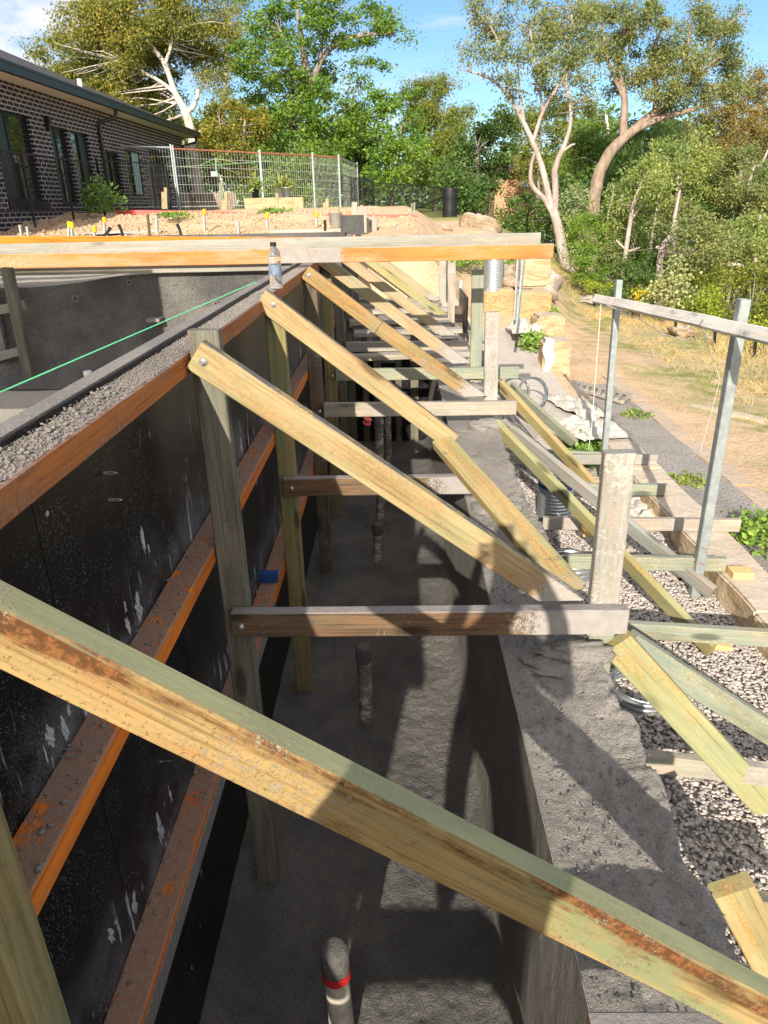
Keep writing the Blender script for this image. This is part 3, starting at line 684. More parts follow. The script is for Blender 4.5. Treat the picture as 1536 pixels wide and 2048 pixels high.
# cement crumbs on top of the rails
def crumb_z(z): return lambda x, y: np.full_like(x, z)
tag(stones('cement_crumbs', 9500, (-.700, -.606), (.55, 3.6), crumb_z(-.377), .0010, .0036, M['mortar'], 11), 'loose grey cement crumbs lying along the top orange rail', 'cement crumbs', kind='stuff')
big = stones('cement_lumps', 260, (-.71, -.625), (.6, 1.6), crumb_z(-.374), .002, .0070, M['mortar'], 12)
tag(big, 'coarse cement lumps heaped on the near end of the top rail', 'cement lumps', kind='stuff')
def rail_z(x, y): return np.where(rng.random(len(x)) < .5, -1.009, -1.700)
tag(stones('cement_spatter', 420, (-.688, -.608), (.7, 4.5), rail_z, .002, .007, M['mortar'], 13), 'cement spatter stuck on the middle and lowest orange rails', 'cement spatter', kind='stuff')

# ------------------------------------------------------------------ brace frames
TIE_TOP = -1.232
def frame(Y, label, post_m, brace_m, tie_m, top=-.365, tie_x=(-.56, .755), splice=None, rpost=None, post_top=-.43, brace=True, tie_h=.095, seed=0):
    fr = empty('brace_frame', (-.555, Y, ZF), label, 'timber frame', 'timber brace frames along the trench')
    timber('post', (-.555, Y + .0225, ZF - .01), (-.555, Y + .0225, post_top), .090, .045, (0, 1, 0), post_m, fr)
    # raking brace, wide face to the camera side
    sl = math.tan(R(37.3)); a = (-.575, top - .015); zb = TIE_TOP + .004; w2 = .047
    dx = (a[1] - zb) / sl; c = (a[0] + dx, zb)
    if splice is None:
        timber('brace', (a[0], Y - .0235, a[1]), (c[0] - .01, Y - .0235, c[1] + .035), .092, .044, (0, 1, 0), brace_m, fr, skew1=1 / sl)
    else:
        splice(fr, Y, a, c)
    bolt(fr, (-.55, Y - .046, a[1] - .018)); 
    timber('tie', (tie_x[0], Y - .0225, TIE_TOP - tie_h / 2), (tie_x[1], Y - .0225, TIE_TOP - tie_h / 2), tie_h, .045, (0, 1, 0), tie_m, fr)
    bolt(fr, (-.53, Y - .0455, TIE_TOP - .05))
    if rpost: timber('end_post', (rpost[0], Y + .0225 + rpost[3], rpost[1]), (rpost[0] - .012, Y + .0225 + rpost[3], rpost[2]), .095, .042, (0, 1, 0), rpost[4], fr)
    return fr

f0 = empty('brace_frame', (-.578, .66, ZF), 'brace frame with green topped, brown stained rake crossing the near trench', 'timber frame', 'timber brace frames along the trench')
timber('post', (-.578, .679, ZF), (-.578, .679, -.30), .088, .045, (1, 0, 0), M['post_b'], f0)
timber('brace', (-.548, .7025, -.397), (.60, .7025, -1.196), .0855, .045, (0, 1, 0), M['brace_near'], f0, skew1=1.40)
timber('tie', (.30, .7025, -1.258), (.80, .7025, -1.258), .095, .045, (0, 1, 0), M['tie'], f0)
f1 = frame(2.03, 'brace frame with yellow rake bolted to a grey post topped above the rail', M['post_a'], M['brace_a'], M['tie'], rpost=(.690, -1.36, -.705, .0, M['post_grey']), post_top=-.318)
def sp2(fr, Y, a, c):
    e = at(905, 868, y=Y - .03); d = Vector((e[0] - a[0], 0, e[2] - a[1])).normalized()
    timber('brace', (a[0] - .03, Y - .0235, a[1] + .01), (e[0], Y - .0235, e[2] - .04), .092, .044, (0, 1, 0), M['brace_a'], fr)
    p0 = at(885, 885, y=Y - .075); p1 = at(1128, 1165, z=-1.20)
    timber('brace', p0, p1, .098, .045, (.25, -.9, .1), M['green_yellow'], fr, skew1=-.8)
M['green_yellow'] = wood('wood brace lapped', (.545, .455, .225), (.44, .34, .145), tint=(.36, .42, .18), tint_amt=.55, brown=(.52, .27, .07), brown_amt=.4, splat=.2, splat_col=(.52, .48, .43), end_x=(.40, .75), dust=.3)
frame(3.28, 'brace frame with a lapped second board twisting down to the sill', M['post_b'], None, M['tie'], splice=sp2, tie_x=(-.57, .42))
def sp3(fr, Y, a, c):
    mid = ((a[0] + c[0]) / 2 - .1, Y - .0235, (a[1] + c[1]) / 2 + .1 * math.tan(R(37.3)))
    timber('brace', (a[0], Y - .0235, a[1]), mid, .090, .044, (0, 1, 0), M['brace_b'], fr)
    d = (Vector((c[0], Y - .0235, c[1])) - Vector(mid)).normalized()
    timber('brace', Vector(mid) + d * .004, (c[0] - .01, Y - .0235, c[1] + .035), .094, .046, (0, 1, 0), M['brace_b'], fr, skew1=1 / math.tan(R(37.3)))
frame(4.70, 'brace frame with speckled rake butt jointed halfway down', M['post_c'], None, M['tie_pale'], splice=sp3, rpost=(.640, -1.30, -.65, .0, M['post_grey']), tie_x=(-.50, .81))
frame(5.78, 'brace frame with knotty pale rake starting under the orange beam', M['post_b'], M['brace_c'], M['tie_blue'], rpost=(.655, -1.36, -.475, .0, M['tie_blue']), tie_x=(-.5, 1.0))
frame(7.02, 'brace frame whose pale grey rake carries a square shadow', M['post_a'], M['brace_c'], M['tie_pale'], tie_x=(-.5, .70))
frame(8.55, 'brace frame with greenish rake beyond the trench end shutter', M['post_a'], M['green_board'], M['tie_pale'], rpost=(.66, -1.30, -.62, .0, M['post_grey']))
frame(9.95, 'brace frame with cement crusted rake second last along the wall', M['post_a'], M['brace_c'], M['tie_pale'], rpost=(.64, -1.25, -.55, .0, M['tie_pale']))
frame(10.75, 'brace frame with chalky rake last along the wall', M['post_a'], M['tie_pale'], M['tie_pale'])

tag(stones('sill_crumbs', 2600, (.37, .74), (.45, 4.2), lambda x, y: np.full_like(x, ZS + .006) - np.where(x > .69, .10, 0), (.0012), .0055, M['sill'], 31), 'grey cement crumbs crusted over the rough concrete sill', 'cement crumbs', kind='stuff')
tag(stones('spilled_cement', 2600, (.70, 1.25), (.8, 7.5), lambda x, y: hgt(x, y) + .03, .003, .016, M['sill'], 32), 'grey spilled cement lumps over the gravel along the sill', 'spilled cement', kind='stuff')
# mortar heaped over the brace feet
for k, (c, s) in enumerate((((.60, 1.985, -1.395), (.13, .055, .038)), ((.50, 1.95, -1.425), (.09, .07, .028)), ((.50, 3.25, -1.41), (.13, .09, .035)), ((.62, 4.66, -1.40), (.13, .08, .05)), ((.60, 5.76, -1.41), (.14, .09, .045)), ((.60, .60, -1.42), (.12, .07, .03)), ((.58, 7.2, -1.41), (.12, .09, .04)))):
    lump('mortar_heap', c, s, M['sill'], None, 40 + k, 5, .28)
    o = bpy.context.scene.collection.objects[-1]
    tag(o, ['mortar heap burying the foot of the yellow rake', 'low mortar smear on the tie under the yellow rake', 'mortar heap where the lapped brace frame meets the sill', 'mortar heap round the foot of the speckled rake', 'mortar heap round the foot of the knotty pale rake', 'mortar heap at the foot of the brown stained rake', 'mortar heap by the rake with the square shadow'][k], 'mortar', 'mortar heaps on the sill')

# ------------------------------------------------------------------ raking boards and ties outside the sill
def rake(p0, p1, m, label, w=.092, t=.042, thin=(0, 1, 0), sk=0.0):
    o = timber('raking_board', p0, p1, w, t, thin, m, None, skew1=sk)
    return tag(o, label, 'timber board', 'raking boards outside the sill')
rake((.735, 2.02, -1.375), (1.44, 2.02, -2.18), M['green_board'], 'lime green board raking down from the cement coated post to the gravel', .112, .045, sk=.6)
rake((.80, 2.09, -1.42), (1.66, 2.20, -2.08), M['board_blue'] if 'x' in M else M['tie_blue'], 'bluish board raking behind the lime green board', .09, .04, sk=.5)
rake(at(992, 850, y=4.66), at(1424, 1300, z=-2.10), M['green_board'], 'yellow green board passing behind the cement coated post to the gravel', .092, .042, (.8, .5, .2))
rake(at(1006, 848, y=4.74), at(1425, 1185, z=-2.08), M['board_grey'], 'dusty grey board ending by the second steel post', .092, .042, (.4, .8, .3))
rake(at(1000, 768, y=5.72), at(1200, 985, z=-2.06), M['green_yellow'], 'yellow grained board raking from the tall green post', .095, .042, (.75, .55, .2))
rake(at(1018, 770, y=5.84), at(1148, 886, z=-1.99), M['tie_blue'], 'grey green board raking behind the yellow grained board', .085, .042, (.4, .8, .3))
rake(at(1462, 1770, z=-1.66), at(1560, 1965, z=-2.08), M['green_yellow'], 'honey yellow board raking at the near corner of the gravel', .11, .045)
def tie(a, b, m, label, z=-1.955, w=.085, t=.042):
    A, B = at(*a, z=z), at(*b, z=z)
    o = timber('tie_board', A, B, w, t, (0, 1, 0), m)
    return tag(o, label, 'timber board', 'tie boards laid from the sill to the sandstone kerb')
tie((1235, 1256), (1620, 1282), M['tie_blue'], 'long green grey tie board casting a dark strip of shade on the gravel')
tie((1085, 1046), (1478, 1050), M['tie_pale'], 'palest whitish tie board crossing onto the kerb by the second steel post')
tie((1130, 1122), (1450, 1128), M['tie_blue'], 'greenish tie board wired to the second steel post')
tie((1090, 978), (1334, 979), M['tie_blue'], 'green tie board with a sawn yellow end on the kerb')
tie((1010, 905), (1206, 914), M['tie_blue'], 'dull green tie board behind the weeds')
tie((1012, 912 + 6), (1313, 918), M['board_grey'], 'grey tie board ending short on the kerb top')
tie((1284, 1520), (1640, 1562), M['tie_pale'], 'pale pinkish tie board under the lime green board')
tie((1440, 1805), (1640, 1825), M['brace_a'], 'orange yellow tie board at the near end of the gravel')
# little packing blocks
for k, (px, py, z, lab) in enumerate(((1182, 1062, -1.985, 'sawn timber packer under the pale tie board'), (1480, 1146, -1.985, 'sawn timber packer under the greenish tie board'))):
    p = at(px, py, z=z); tag(timber('timber_packer', p - np.array([.06, 0, 0]), p + np.array([.06, 0, 0]), .045, .09, (0, 1, 0), M['sawn']), lab, 'timber block', 'sawn packers on the kerb')
p = at(1500, 1205, z=-2.12); tag(timber('timber_offcut', p - np.array([.10, -.03, 0]), p + np.array([.10, -.03, 0]), .05, .09, (.2, 1, 0), M['sawn']), 'sawn timber offcut lying on the gravel by the kerb', 'timber block')
p = at(1425, 1290, z=-2.13); tag(timber('timber_offcut', p - np.array([.09, -.02, -.02]), p + np.array([.10, .02, -.02]), .03, .08, (.2, 1, 0), M['sawn']), 'pointed orange offcut half sunk in the gravel', 'timber block')
# stake below the first end post
tag(timber('stake', (.70, 2.05, -2.2), (.695, 2.06, -1.33), .085, .04, (0, 1, 0), M['tie_blue']), 'green grey stake under the cement coated post', 'stake')

# flat boards over the far half of the trench
for k, (px0, py0, px1, py1, m, lab) in enumerate(((700, 646, 870, 640, 'tie_pale', 'thin chalky board lying across the trench by the end shutter'), (715, 600, 880, 610, 'board_grey', 'grey board lying across the trench past the end shutter'), (760, 570, 890, 580, 'tie_pale', 'cement dusted board lying across the trench at its far end'))):
    A, B = at(px0, py0, z=-1.20), at(px1, py1, z=-1.20)
    tag(timber('trench_board', A, B, .045, .11, (0, 1, 0), M[m]), lab, 'timber board', 'boards laid flat across the trench')

for k, (yy, x0, x1, m, lab) in enumerate(((6.35, -.46, .66, 'tie_pale', 'cement caked board flat between the knotty and the square shadowed rakes'), (7.62, -.45, .70, 'tie_pale', 'cement caked board flat before the greenish rake'), (8.15, -.50, .62, 'board_grey', 'grey flat board just before the greenish rake'), (9.25, -.50, .68, 'tie_pale', 'cement caked board flat before the cement crusted rake'), (10.35, -.48, .66, 'board_grey', 'grey flat board before the chalky rake'))):
    tag(timber('trench_board', (x0, yy, -1.255), (x1, yy + .05, -1.24), .045, .13, (0, 1, .05), M[m]), lab, 'timber board', 'boards laid flat across the trench')
for k, (y0, y1, m, lab) in enumerate(((6.9, 6.5, 'board_grey', 'dusty board raking outward below the square shadowed rake'), (8.45, 8.0, 'tie_pale', 'chalky board raking outward below the greenish rake'), (9.85, 9.5, 'board_grey', 'dusty board raking outward below the cement crusted rake'))):
    rake((.72, y0, -1.33), (1.35, y1, float(hgt(1.35, y1)) + .03), M[m], lab, .09, .042, (.3, .9, .2))
# ------------------------------------------------------------------ beams over the pool
def beam(p0, p1, w, t, m, lab):
    return tag(timber('formwork_beam', p0, p1, w, t, (0, 1, 0), m), lab, 'beam', 'beams spanning the pool')
beam((-3.4, 5.0, -.305), (1.05, 5.0, -.300), .094, .047, M['lvl_beam'], 'bright orange beam in front, reaching past the grey one')
gb0, gb1 = at(0, 501, y=5.28), at(1080, 479, y=5.32); beam(gb0 + (gb0 - gb1) * .3, gb1, .088, .050, M['beam_grey'], 'weathered grey beam lying just behind the orange one')
gb0, gb1 = at(0, 482, y=6.0), at(900, 485, y=6.05); beam(gb0 + (gb0 - gb1) * .3, gb1, .075, .047, M['lvl_far'], 'deep orange beam with small brand marks behind the grey beam')
timb = beam((-3.4, 5.075, -.374), (-.72, 5.075, -.374), .045, .10, M['beam_grey'], 'pale green timber carrying the left part of the orange beam')

# ------------------------------------------------------------------ pool
pool = empty('swimming_pool', (-2.4, 4, -1.25), 'unfinished grey concrete pool shell with a coved end wall', 'pool')
YP, ZP = 5.10, -1.18
px_ = np.linspace(-6.4, XW - .02, 90); py_ = np.linspace(-3, YP - .01, 150)
def zpool(X, Y):
    cv = np.clip((Y - (YP - .75)) / .75, 0, 1)
    return ZP + .008 * fbm(X * 3, Y * 3, 4) + .30 * (1 - np.sqrt(np.clip(1 - cv ** 2, 0, 1)))
grid_ob('floor', px_, py_, zpool, M['pool_floor'], pool)
top_pts = [(0, 577), (60, 575), (110, 571), (180, 562), (250, 552), (340, 540), (420, 534), (520, 530), (620, 526), (700, 524)]
tw = [at(a, b, y=YP) for a, b in top_pts]; txx = [p[0] for p in tw]; tzz = [min(p[2], -.398) for p in tw]
wx = np.linspace(-6.4, XW - .02, 160); wu = np.linspace(0, 1, 60)
U, XX = np.meshgrid(wu, wx); TZ = np.interp(XX, txx, tzz)
ZZ = ZP + .06 + (TZ - ZP - .06) * U
YY = YP - .36 * (1 - U) ** 4 + .010 * fbm(XX * 4, ZZ * 4, 4) + .005 * fbm(XX * 22, ZZ * 22, 3)
v = np.stack([XX.ravel(), YY.ravel(), ZZ.ravel()], 1); nx = len(wu)
ii = (np.arange(len(wx) - 1)[:, None] * nx + np.arange(nx - 1)[None]).ravel()
np_mesh('end_wall', v, np.stack([ii, ii + 1, ii + nx + 1, ii + nx], 1), M['pool'], pool, smooth=True)
# shelf behind the end wall
sy_ = np.linspace(YP + .005, 10.65, 50)
def zshelf(X, Y):
    t0 = np.interp(X, txx, tzz); k = sst(YP, 8.5, Y)
    return t0 * (1 - k) + (-.46) * k + .01 * fbm(X * 3, Y * 3, 4)
grid_ob('shelf', wx, sy_, zshelf, M['pool_floor'], pool)
b = MB(); b.box((-6.5, 10.5, -.9), (-.70, 10.66, -.335)); b.box((-6.5, -3, -1.9), (-6.4, 10.5, -.45)); b.build('rim', M['slab'], pool, (-3, 10.6, -.5))
# outlets in the end wall
for (pxx, pyy, rr) in ((152, 597, .034), (260, 565, .026), (432, 607, .020)):
    p = at(pxx, pyy, y=YP - .05); s = MB(); rr *= .6; s.lathe([(rr, .02), (rr * 1.05, -.012), (rr * .8, -.012), (rr * .75, .02), (0, .02)], 18, p, (0, 1, 0)); s.build('outlet', M['mortar'], pool, p)
p = at(308, 640, y=YP - .10); b = MB(); b.box(p - np.array([.045, .03, .011]), p + np.array([.045, .1, .011])); b.build('fitting', M['mortar'], pool, p)

# timber stud with rails standing in the pool
sf = empty('pool_formwork', at(70, 790, z=ZP), 'grey stud with two rails holding a cement smeared form inside the pool', 'formwork panel')
A, B = at(66, 785, y=4.88), at(14, 535, y=4.84)
timber('stud', A, B, .075, .045, (.2, 1, 0), M['post_a'], sf)
for (a, c) in (((-60, 632), (48, 610)), ((-60, 728), (42, 702))):
    timber('rail', at(*a, y=4.96), at(*c, y=4.96), .06, .04, (0, 1, 0), M['beam_grey'], sf)
p0, p1 = at(-120, 575, y=5.02), at(20, 725, y=5.02)
b = MB(); b.box((p0[0], 5.0, p1[2]), (p1[0], 5.04, p0[2])); b.build('form_sheet', M['board_grey'], sf, (p0[0], 5.0, -.8))
# upright pipe in the pool
p = at(188, 815, z=ZP); s = MB(); s.lathe([(.021, 0), (.021, .20), (.026, .20), (.026, .24), (.02, .24), (.018, .05)], 16, p); tag(s.build('waste_pipe', M['pvc'], None, p, True), 'white pipe stub standing on the pool floor', 'pipe', 'white pipes')
# green string line
A, B = np.array([-1.55, -.45, -.50]), np.array([-.655, 3.42, -.318])
A = at(0, 785, x=-1.0) + (at(0, 785, x=-1.0) - B) * .7
s = MB(); s.tube([A, B], .0022, 6); tag(s.build('string_line', M['stringline'], None, A), 'taut green string line running over the pool to the rail', 'string')
# ply panel on legs, added out of the frame only to shade the end wall
hb = empty('shade_panel', (-4.2, 2.6, ZP), 'added unseen ply panel on two timber legs, shading the pool end wall', 'shade_panel')
b = MB(); b.box((-5.2, 2.6, -.31), (-2.06, 2.62, .765)); b.build('ply_sheet', M['board_grey'], hb, (-3.6, 2.6, .4))
for xx in (-4.9, -3.4): timber('leg', (xx, 2.65, ZP), (xx, 2.65, .74), .09, .045, (0, 1, 0), M['post_a'], hb)

# ------------------------------------------------------------------ pipes in the trench
def stub(p, h, lean, lab, cap=False, r=.036):
    s = MB(); q = Vector((lean[0], lean[1], 1)).normalized()
    prof = [(r, -.02), (r * 1.03, h * .3), (r * .98, h * .6), (r, h - .11), (r * 1.1, h - .105), (r * 1.1, h), (r * .85, h), (r * .82, h - .1)]
    s.lathe(prof, 20, p, q)
    root = tag(s.build('waste_pipe', M['pvc_near'] if cap else M['pvc_dirty'], None, p, True), lab, 'pipe', 'white pipes')
    t = MB(); t.lathe([(r * 1.11, h - .085), (r * 1.16, h - .05), (r * 1.12, h + .004), (r * .7, h + .014), (0, h + .012)], 20, p, q); t.build('cap', M['mortar_dark'], root, p, True)
    if cap:
        t = MB(); t.lathe([(r * 1.12 + .002, h - .118), (r * 1.12 + .002, h - .084)], 20, p, q); t.build('tape', M['red'], root, p, True)
    return root
M['mortar_dark'] = concrete('dark mortar crust', (.10, .095, .09), (.16, .15, .14), .012, 40)
M['pvc_near'] = plain('pipe dusted with cement', (.50, .46, .39), .6, 0, .35, 22, .003)
def m_pvcd():
    m, t = new_mat('pipe crusted with mortar')
    v = t.n('ShaderNodeTexCoord').outputs['Object']; n = t.m('ADD', t.noise(v, 18, 5, .65), t.m('MULTIPLY', t.noise(v, 90, 3, .7), .3))
    k = t.thr(n, .55, .68)
    c = t.mix(k, (.62, .57, .48), t.mix(t.noise(v, 40, 3), (.15, .14, .125), (.26, .24, .21)))
    finish(t, c, .75, k, .6, .006)
    return m
M['pvc_dirty'] = m_pvcd()
stub((-.185, 3.03, ZF), .47, (-.01, 0), 'mortar crusted pipe stub standing alone on the trench floor')
stub((-.16, 4.86, ZF), .33, (0, 0), 'short mortar crusted pipe stub behind the first one')
stub((-.155, 5.65, ZF), .95, (0, 0), 'taller pipe in the trench behind the short stub')
stub((-.10, 6.9, ZF), 1.05, (0, 0), 'pipe in front of the end shutter of the trench')
stub((-.205, 1.44, ZF), .45, (-.02, .0), 'white pipe with a red taped collar in the near trench', True, .040)
p = at(733, 848, y=5.3); s = MB(); s.lathe([(.028, 0), (.034, .004), (.034, .012), (.018, .013), (.018, .040), (.034, .041), (.034, .048), (.0, .049)], 16, p, (.3, -.2, 1)); tag(s.build('cord_reel', M['pink'], None, p, True), 'small red cord reel hanging in the trench', 'reel')

# ------------------------------------------------------------------ water bottle
p = at(553, 577, z=-.374); bt = empty('water_bottle', p, 'clear plastic water bottle standing on the cement crusted rail', 'bottle')
s = MB(); prof = [(.0, .002), (.028, .0), (.032, .006)]
for k in range(7): prof += [(.0325, .012 + k * .018), (.0305, .021 + k * .018)]
prof += [(.0325, .14), (.032, .155), (.026, .178), (.014, .196), (.0125, .204)]
s.lathe(prof, 24, p); s.build('body', M['pet'], bt, p, True)
s = MB(); s.lathe([(.0335, .066), (.0335, .112)], 24, p)
M['label'] = plain('pale blue wrap', (.15, .19, .27), .4, 0, .5, 55)
s.build('wrapper', M['label'], bt, p, True)
s = MB(); s.lathe([(.0155, .199), (.0155, .218), (.0, .2185)], 20, p); s.build('cap', M['hose'], bt, p)

# ------------------------------------------------------------------ sandstone kerbs, blocks and boulders
yk = -.6
for k, ln in enumerate((2.9, .9, 1.2, 1.0, 1.25, 1.05, .95)):
    o = block('kerb_stone', (1.875, yk + .006, -2.32), (2.165, yk + ln - .006, -2.0 - .006 * (k % 2)), M['kerbstone'], None, 70 + k, .014, 10, .012)
    tag(o, ['sandstone kerb length nearest the near corner of the gravel', 'sandstone kerb length beside the long green grey tie board', 'sandstone kerb length carrying the packer of the greenish tie', 'sandstone kerb length under the palest tie board', 'sandstone kerb length crossed by the sawn green tie board', 'sandstone kerb length draped with geotextile', 'sandstone kerb length abutting the lowest sandstone cube'][k], 'kerb stone', 'sandstone kerb stones')
    yk += ln
yk = 4.2
for k, ln in enumerate((1.5, 1.3, 1.6, 1.4)):
    o = block('edging_slab', (2.90 + .01 * (k % 2), yk + .006, -2.42), (3.12 + .02 * (k % 2), yk + ln - .006, -2.29), M['sandstone_o'], None, 80 + k, .012, 10, .02)
    tag(o, ['sandstone edging slab behind the weed clump', 'sandstone edging slab beside the dark gravel path', 'sandstone edging slab next to the green tufts', 'sandstone edging slab ending at the trellis'][k], 'edging slab', 'sandstone edging slabs')
    yk += ln
blk = [((1.80, 8.62, -2.03), (2.14, 9.05, -1.56), 'sandstone', 'lowest sandstone cube, with a white bag hung over it'),
       ((1.92, 9.9, -2.05), (2.32, 10.35, -1.44), 'sandstone', 'pale sandstone cube marked with a V shaped vein'),
       ((1.84, 10.95, -2.1), (2.36, 11.48, -1.235), 'sandstone_o', 'orange sandstone block banded grey, under the pale top block'),
       ((1.36, 11.25, -1.9), (1.84, 11.8, -1.22), 'sandstone_o', 'orange sandstone block behind the two leaning steel pickets'),
       ((1.93, 11.5, -1.235), (2.40, 12.05, -.62), 'sandstone', 'pale sandstone cube topmost of the stack')]
for k, (lo, hi, m, lab) in enumerate(blk):
    tag(block('sandstone_block', lo, hi, M[m], None, 90 + k, .022, 8, .035), lab, 'stone block', 'sandstone blocks of the retaining stack')
def boulder(px, py, Y, s, m, lab, seed, name='boulder'):
    p = at(px, py, y=Y); return tag(lump(name, p, s, M[m], None, seed, 4, .55), lab, 'boulder', 'boulders round the site')
boulder(1092, 572, 15.5, (.26, .35, .30), 'rockgrey', 'grey boulder behind the topmost sandstone cube', 101)
boulder(1020, 562, 12.0, (.34, .4, .20), 'rocktan', 'flat tan boulder lying on the orange sandstone blocks', 102)
boulder(960, 470, 19.5, (.52, .5, .44), 'rocktan', 'big tan boulder overgrown with dry brush', 103)
for k, (px, py, sx, m, lab) in enumerate(((815, 466, .30, 'rocktan', 'tan boulder left of the grey upright stake'), (838, 462, .30, 'rocktan', 'orange tan boulder right of the grey upright stake'), (862, 466, .22, 'rocktan', 'pale angular boulder in the row before the lawn'), (884, 464, .24, 'rocktan', 'pale flat boulder at the end of the row before the lawn'), (790, 452, .22, 'rocktan', 'small boulder under the slanting plank'))):
    boulder(px, py, 18.5, (sx, sx, sx * .75), m, lab, 110 + k)

# geotextile, bags and other rubbish
def cloth(px, py, z, sx, sy, lab, seed, amp=.10, rot=0.0):
    p = at(px, py, z=z); n = 46
    X, Y = np.meshgrid(np.linspace(-1, 1, n), np.linspace(-1, 1, n))
    rr = np.clip(1 - (np.abs(X) ** 3 + np.abs(Y) ** 3), 0, 1)
    Z = amp * np.abs(fbm(X * 1.5 + seed, Y * 1.5 - seed, 2)) * 1.3 * (rr ** .5) + .02 * fbm(X * 4, Y * 4 + seed, 2) + .02
    Xd = X * sx + .12 * sx * fbm(X * 3 + seed, Y * 3, 3) * 2; Yd = Y * sy + .12 * sy * fbm(X * 3, Y * 3 + seed, 3) * 2
    c, s = math.cos(rot), math.sin(rot)
    v = np.stack([(Xd * c - Yd * s).ravel(), (Xd * s + Yd * c).ravel(), Z.ravel()], 1)
    i = (np.arange(n - 1)[:, None] * n + np.arange(n - 1)[None]).ravel()
    o = np_mesh('cloth_sheet', v, np.stack([i, i + 1, i + n + 1, i + n], 1), M['cloth'], None, p, True)
    return tag(o, lab, 'cloth', 'pale cloth sheets left about the kerb')
cloth(1150, 815, -1.99, .16, .50, 'crumpled cream cloth half off the kerb', 4, .14, .3)
cloth(1185, 862, -1.99, .26, .30, 'larger cream cloth bunched on the kerb', 9, .16, .2)
cloth(1285, 1020, -2.15, .16, .22, 'torn whitish sheet on the gravel against the kerb', 15, .09)
cloth(1385, 1135, -2.15, .20, .16, 'dusty grey sheet beside the second steel post', 19, .05)
# bag hung over the lowest cube
s = MB(); n = 9
vv, ff = [], []
for i in range(14):
    u = i / 13
    for j in range(n):
        q = j / (n - 1) - .5
        if u < .3: y_, z_ = 8.80 - u * .7, -1.535 + .01 * math.sin(j * 2)
        else: y_, z_ = 8.595 - .02 * math.sin(j * 2.2 + i * .5) - .01, -1.545 - (u - .3) * .52
        vv.append((1.85 + q * (.07 + .06 * math.sin(u * 3)) + .02 * math.sin(i * .8), y_, z_))
ff = [(i * n + j, i * n + j + 1, (i + 1) * n + j + 1, (i + 1) * n + j) for i in range(13) for j in range(n - 1)]
tag(mesh_ob('plastic_bag', vv, ff, M['white'], None, (0, 0, 0), True), 'white plastic bag draped over the lowest sandstone cube', 'bag')
# geotextile scraps near the pickets
cloth(1050, 660, -1.62, .22, .35, 'torn pale cloth between the picket and the V veined cube', 23, .2)

# short lengths of corrugated steel pipe
def corrugated(c, r, h, axis, lab, rim=None, name='steel_pipe', cat='steel pipe', n=40, grp='corrugated steel pipe offcuts'):
    s = MB(); prof = []; k = max(3, int(h / .026))
    for i in range(k * 4 + 1):
        z = h * i / (k * 4); prof.append((r + .005 * math.cos(i * math.pi / 2), z))
    prof += [(r - .008, h)] + [(r - .008 + .005 * math.cos(i * math.pi / 2), h * (1 - i / (k * 4))) for i in range(k * 4 + 1)]
    s.lathe(prof, n, c, axis); root = tag(s.build(name, M['steel'], None, c, True), lab, cat, grp)
    if rim:
        t = MB(); t.lathe([(r + .007, h - .03), (r + .007, h + .002)], n, c, axis); t.build('rim_tape', M[rim], root, c, True)
    return root
corrugated(at(1278, 1392, z=-2.15), .14, .085, (.03, -.06, 1), 'open steel pipe ring sunk in gravel beside the lime green board')
corrugated(at(1108, 1028, z=-2.12), .125, .26, (0, 0, 1), 'ribbed steel pipe offcut with a blue rim by the sill', 'bluerim' if 'bluerim' in M else 'blue')
s = MB(); p = at(1060, 815, z=-2.0)
corrugated(p + np.array([0, 0, .15]), .165, .06, (.25, -.9, .35), 'shiny steel ring leaning on edge in the dirt')
corrugated(p + np.array([-.14, .15, .13]), .15, .10, (-.3, -.9, .4), 'second steel ring behind the shiny one')
corrugated(at(1062, 925, z=-2.12), .12, .10, (0, 0, 1), 'steel ring half hidden under the dull green tie board', 'blue')
corrugated(at(1140, 1150, z=-2.12), .13, .12, (0, .1, 1), 'steel ring hidden behind the lapped brace board')
p = at(984, 618, y=11.4); corrugated(p, .148, 1.0, (0, 0, 1), 'tall upright corrugated steel pipe beside the far posts', name='culvert_pipe', cat='culvert pipe', grp=None)

# trellis lying on the edging
tr = empty('trellis', at(1190, 780, z=-2.24), 'pale timber trellis lying flat between kerb and edging', 'trellis')
A0, A1 = at(1150, 764, z=-2.24), at(1262, 790, z=-2.24); B0, B1 = at(1150, 776, z=-2.24), at(1245, 805, z=-2.24)
timber('side_rail', A0, A1, .03, .05, (0, 1, 0), M['tie_pale'], tr); timber('side_rail', B0, B1, .03, .05, (0, 1, 0), M['tie_pale'], tr)
for k in range(9):
    u = k / 8; timber('slat', A0 + (A1 - A0) * u + np.array([0, 0, .02]), B0 + (B1 - B0) * u + np.array([0, 0, .02]), .012, .05, (1, 0, 0), M['tie_pale'], tr)

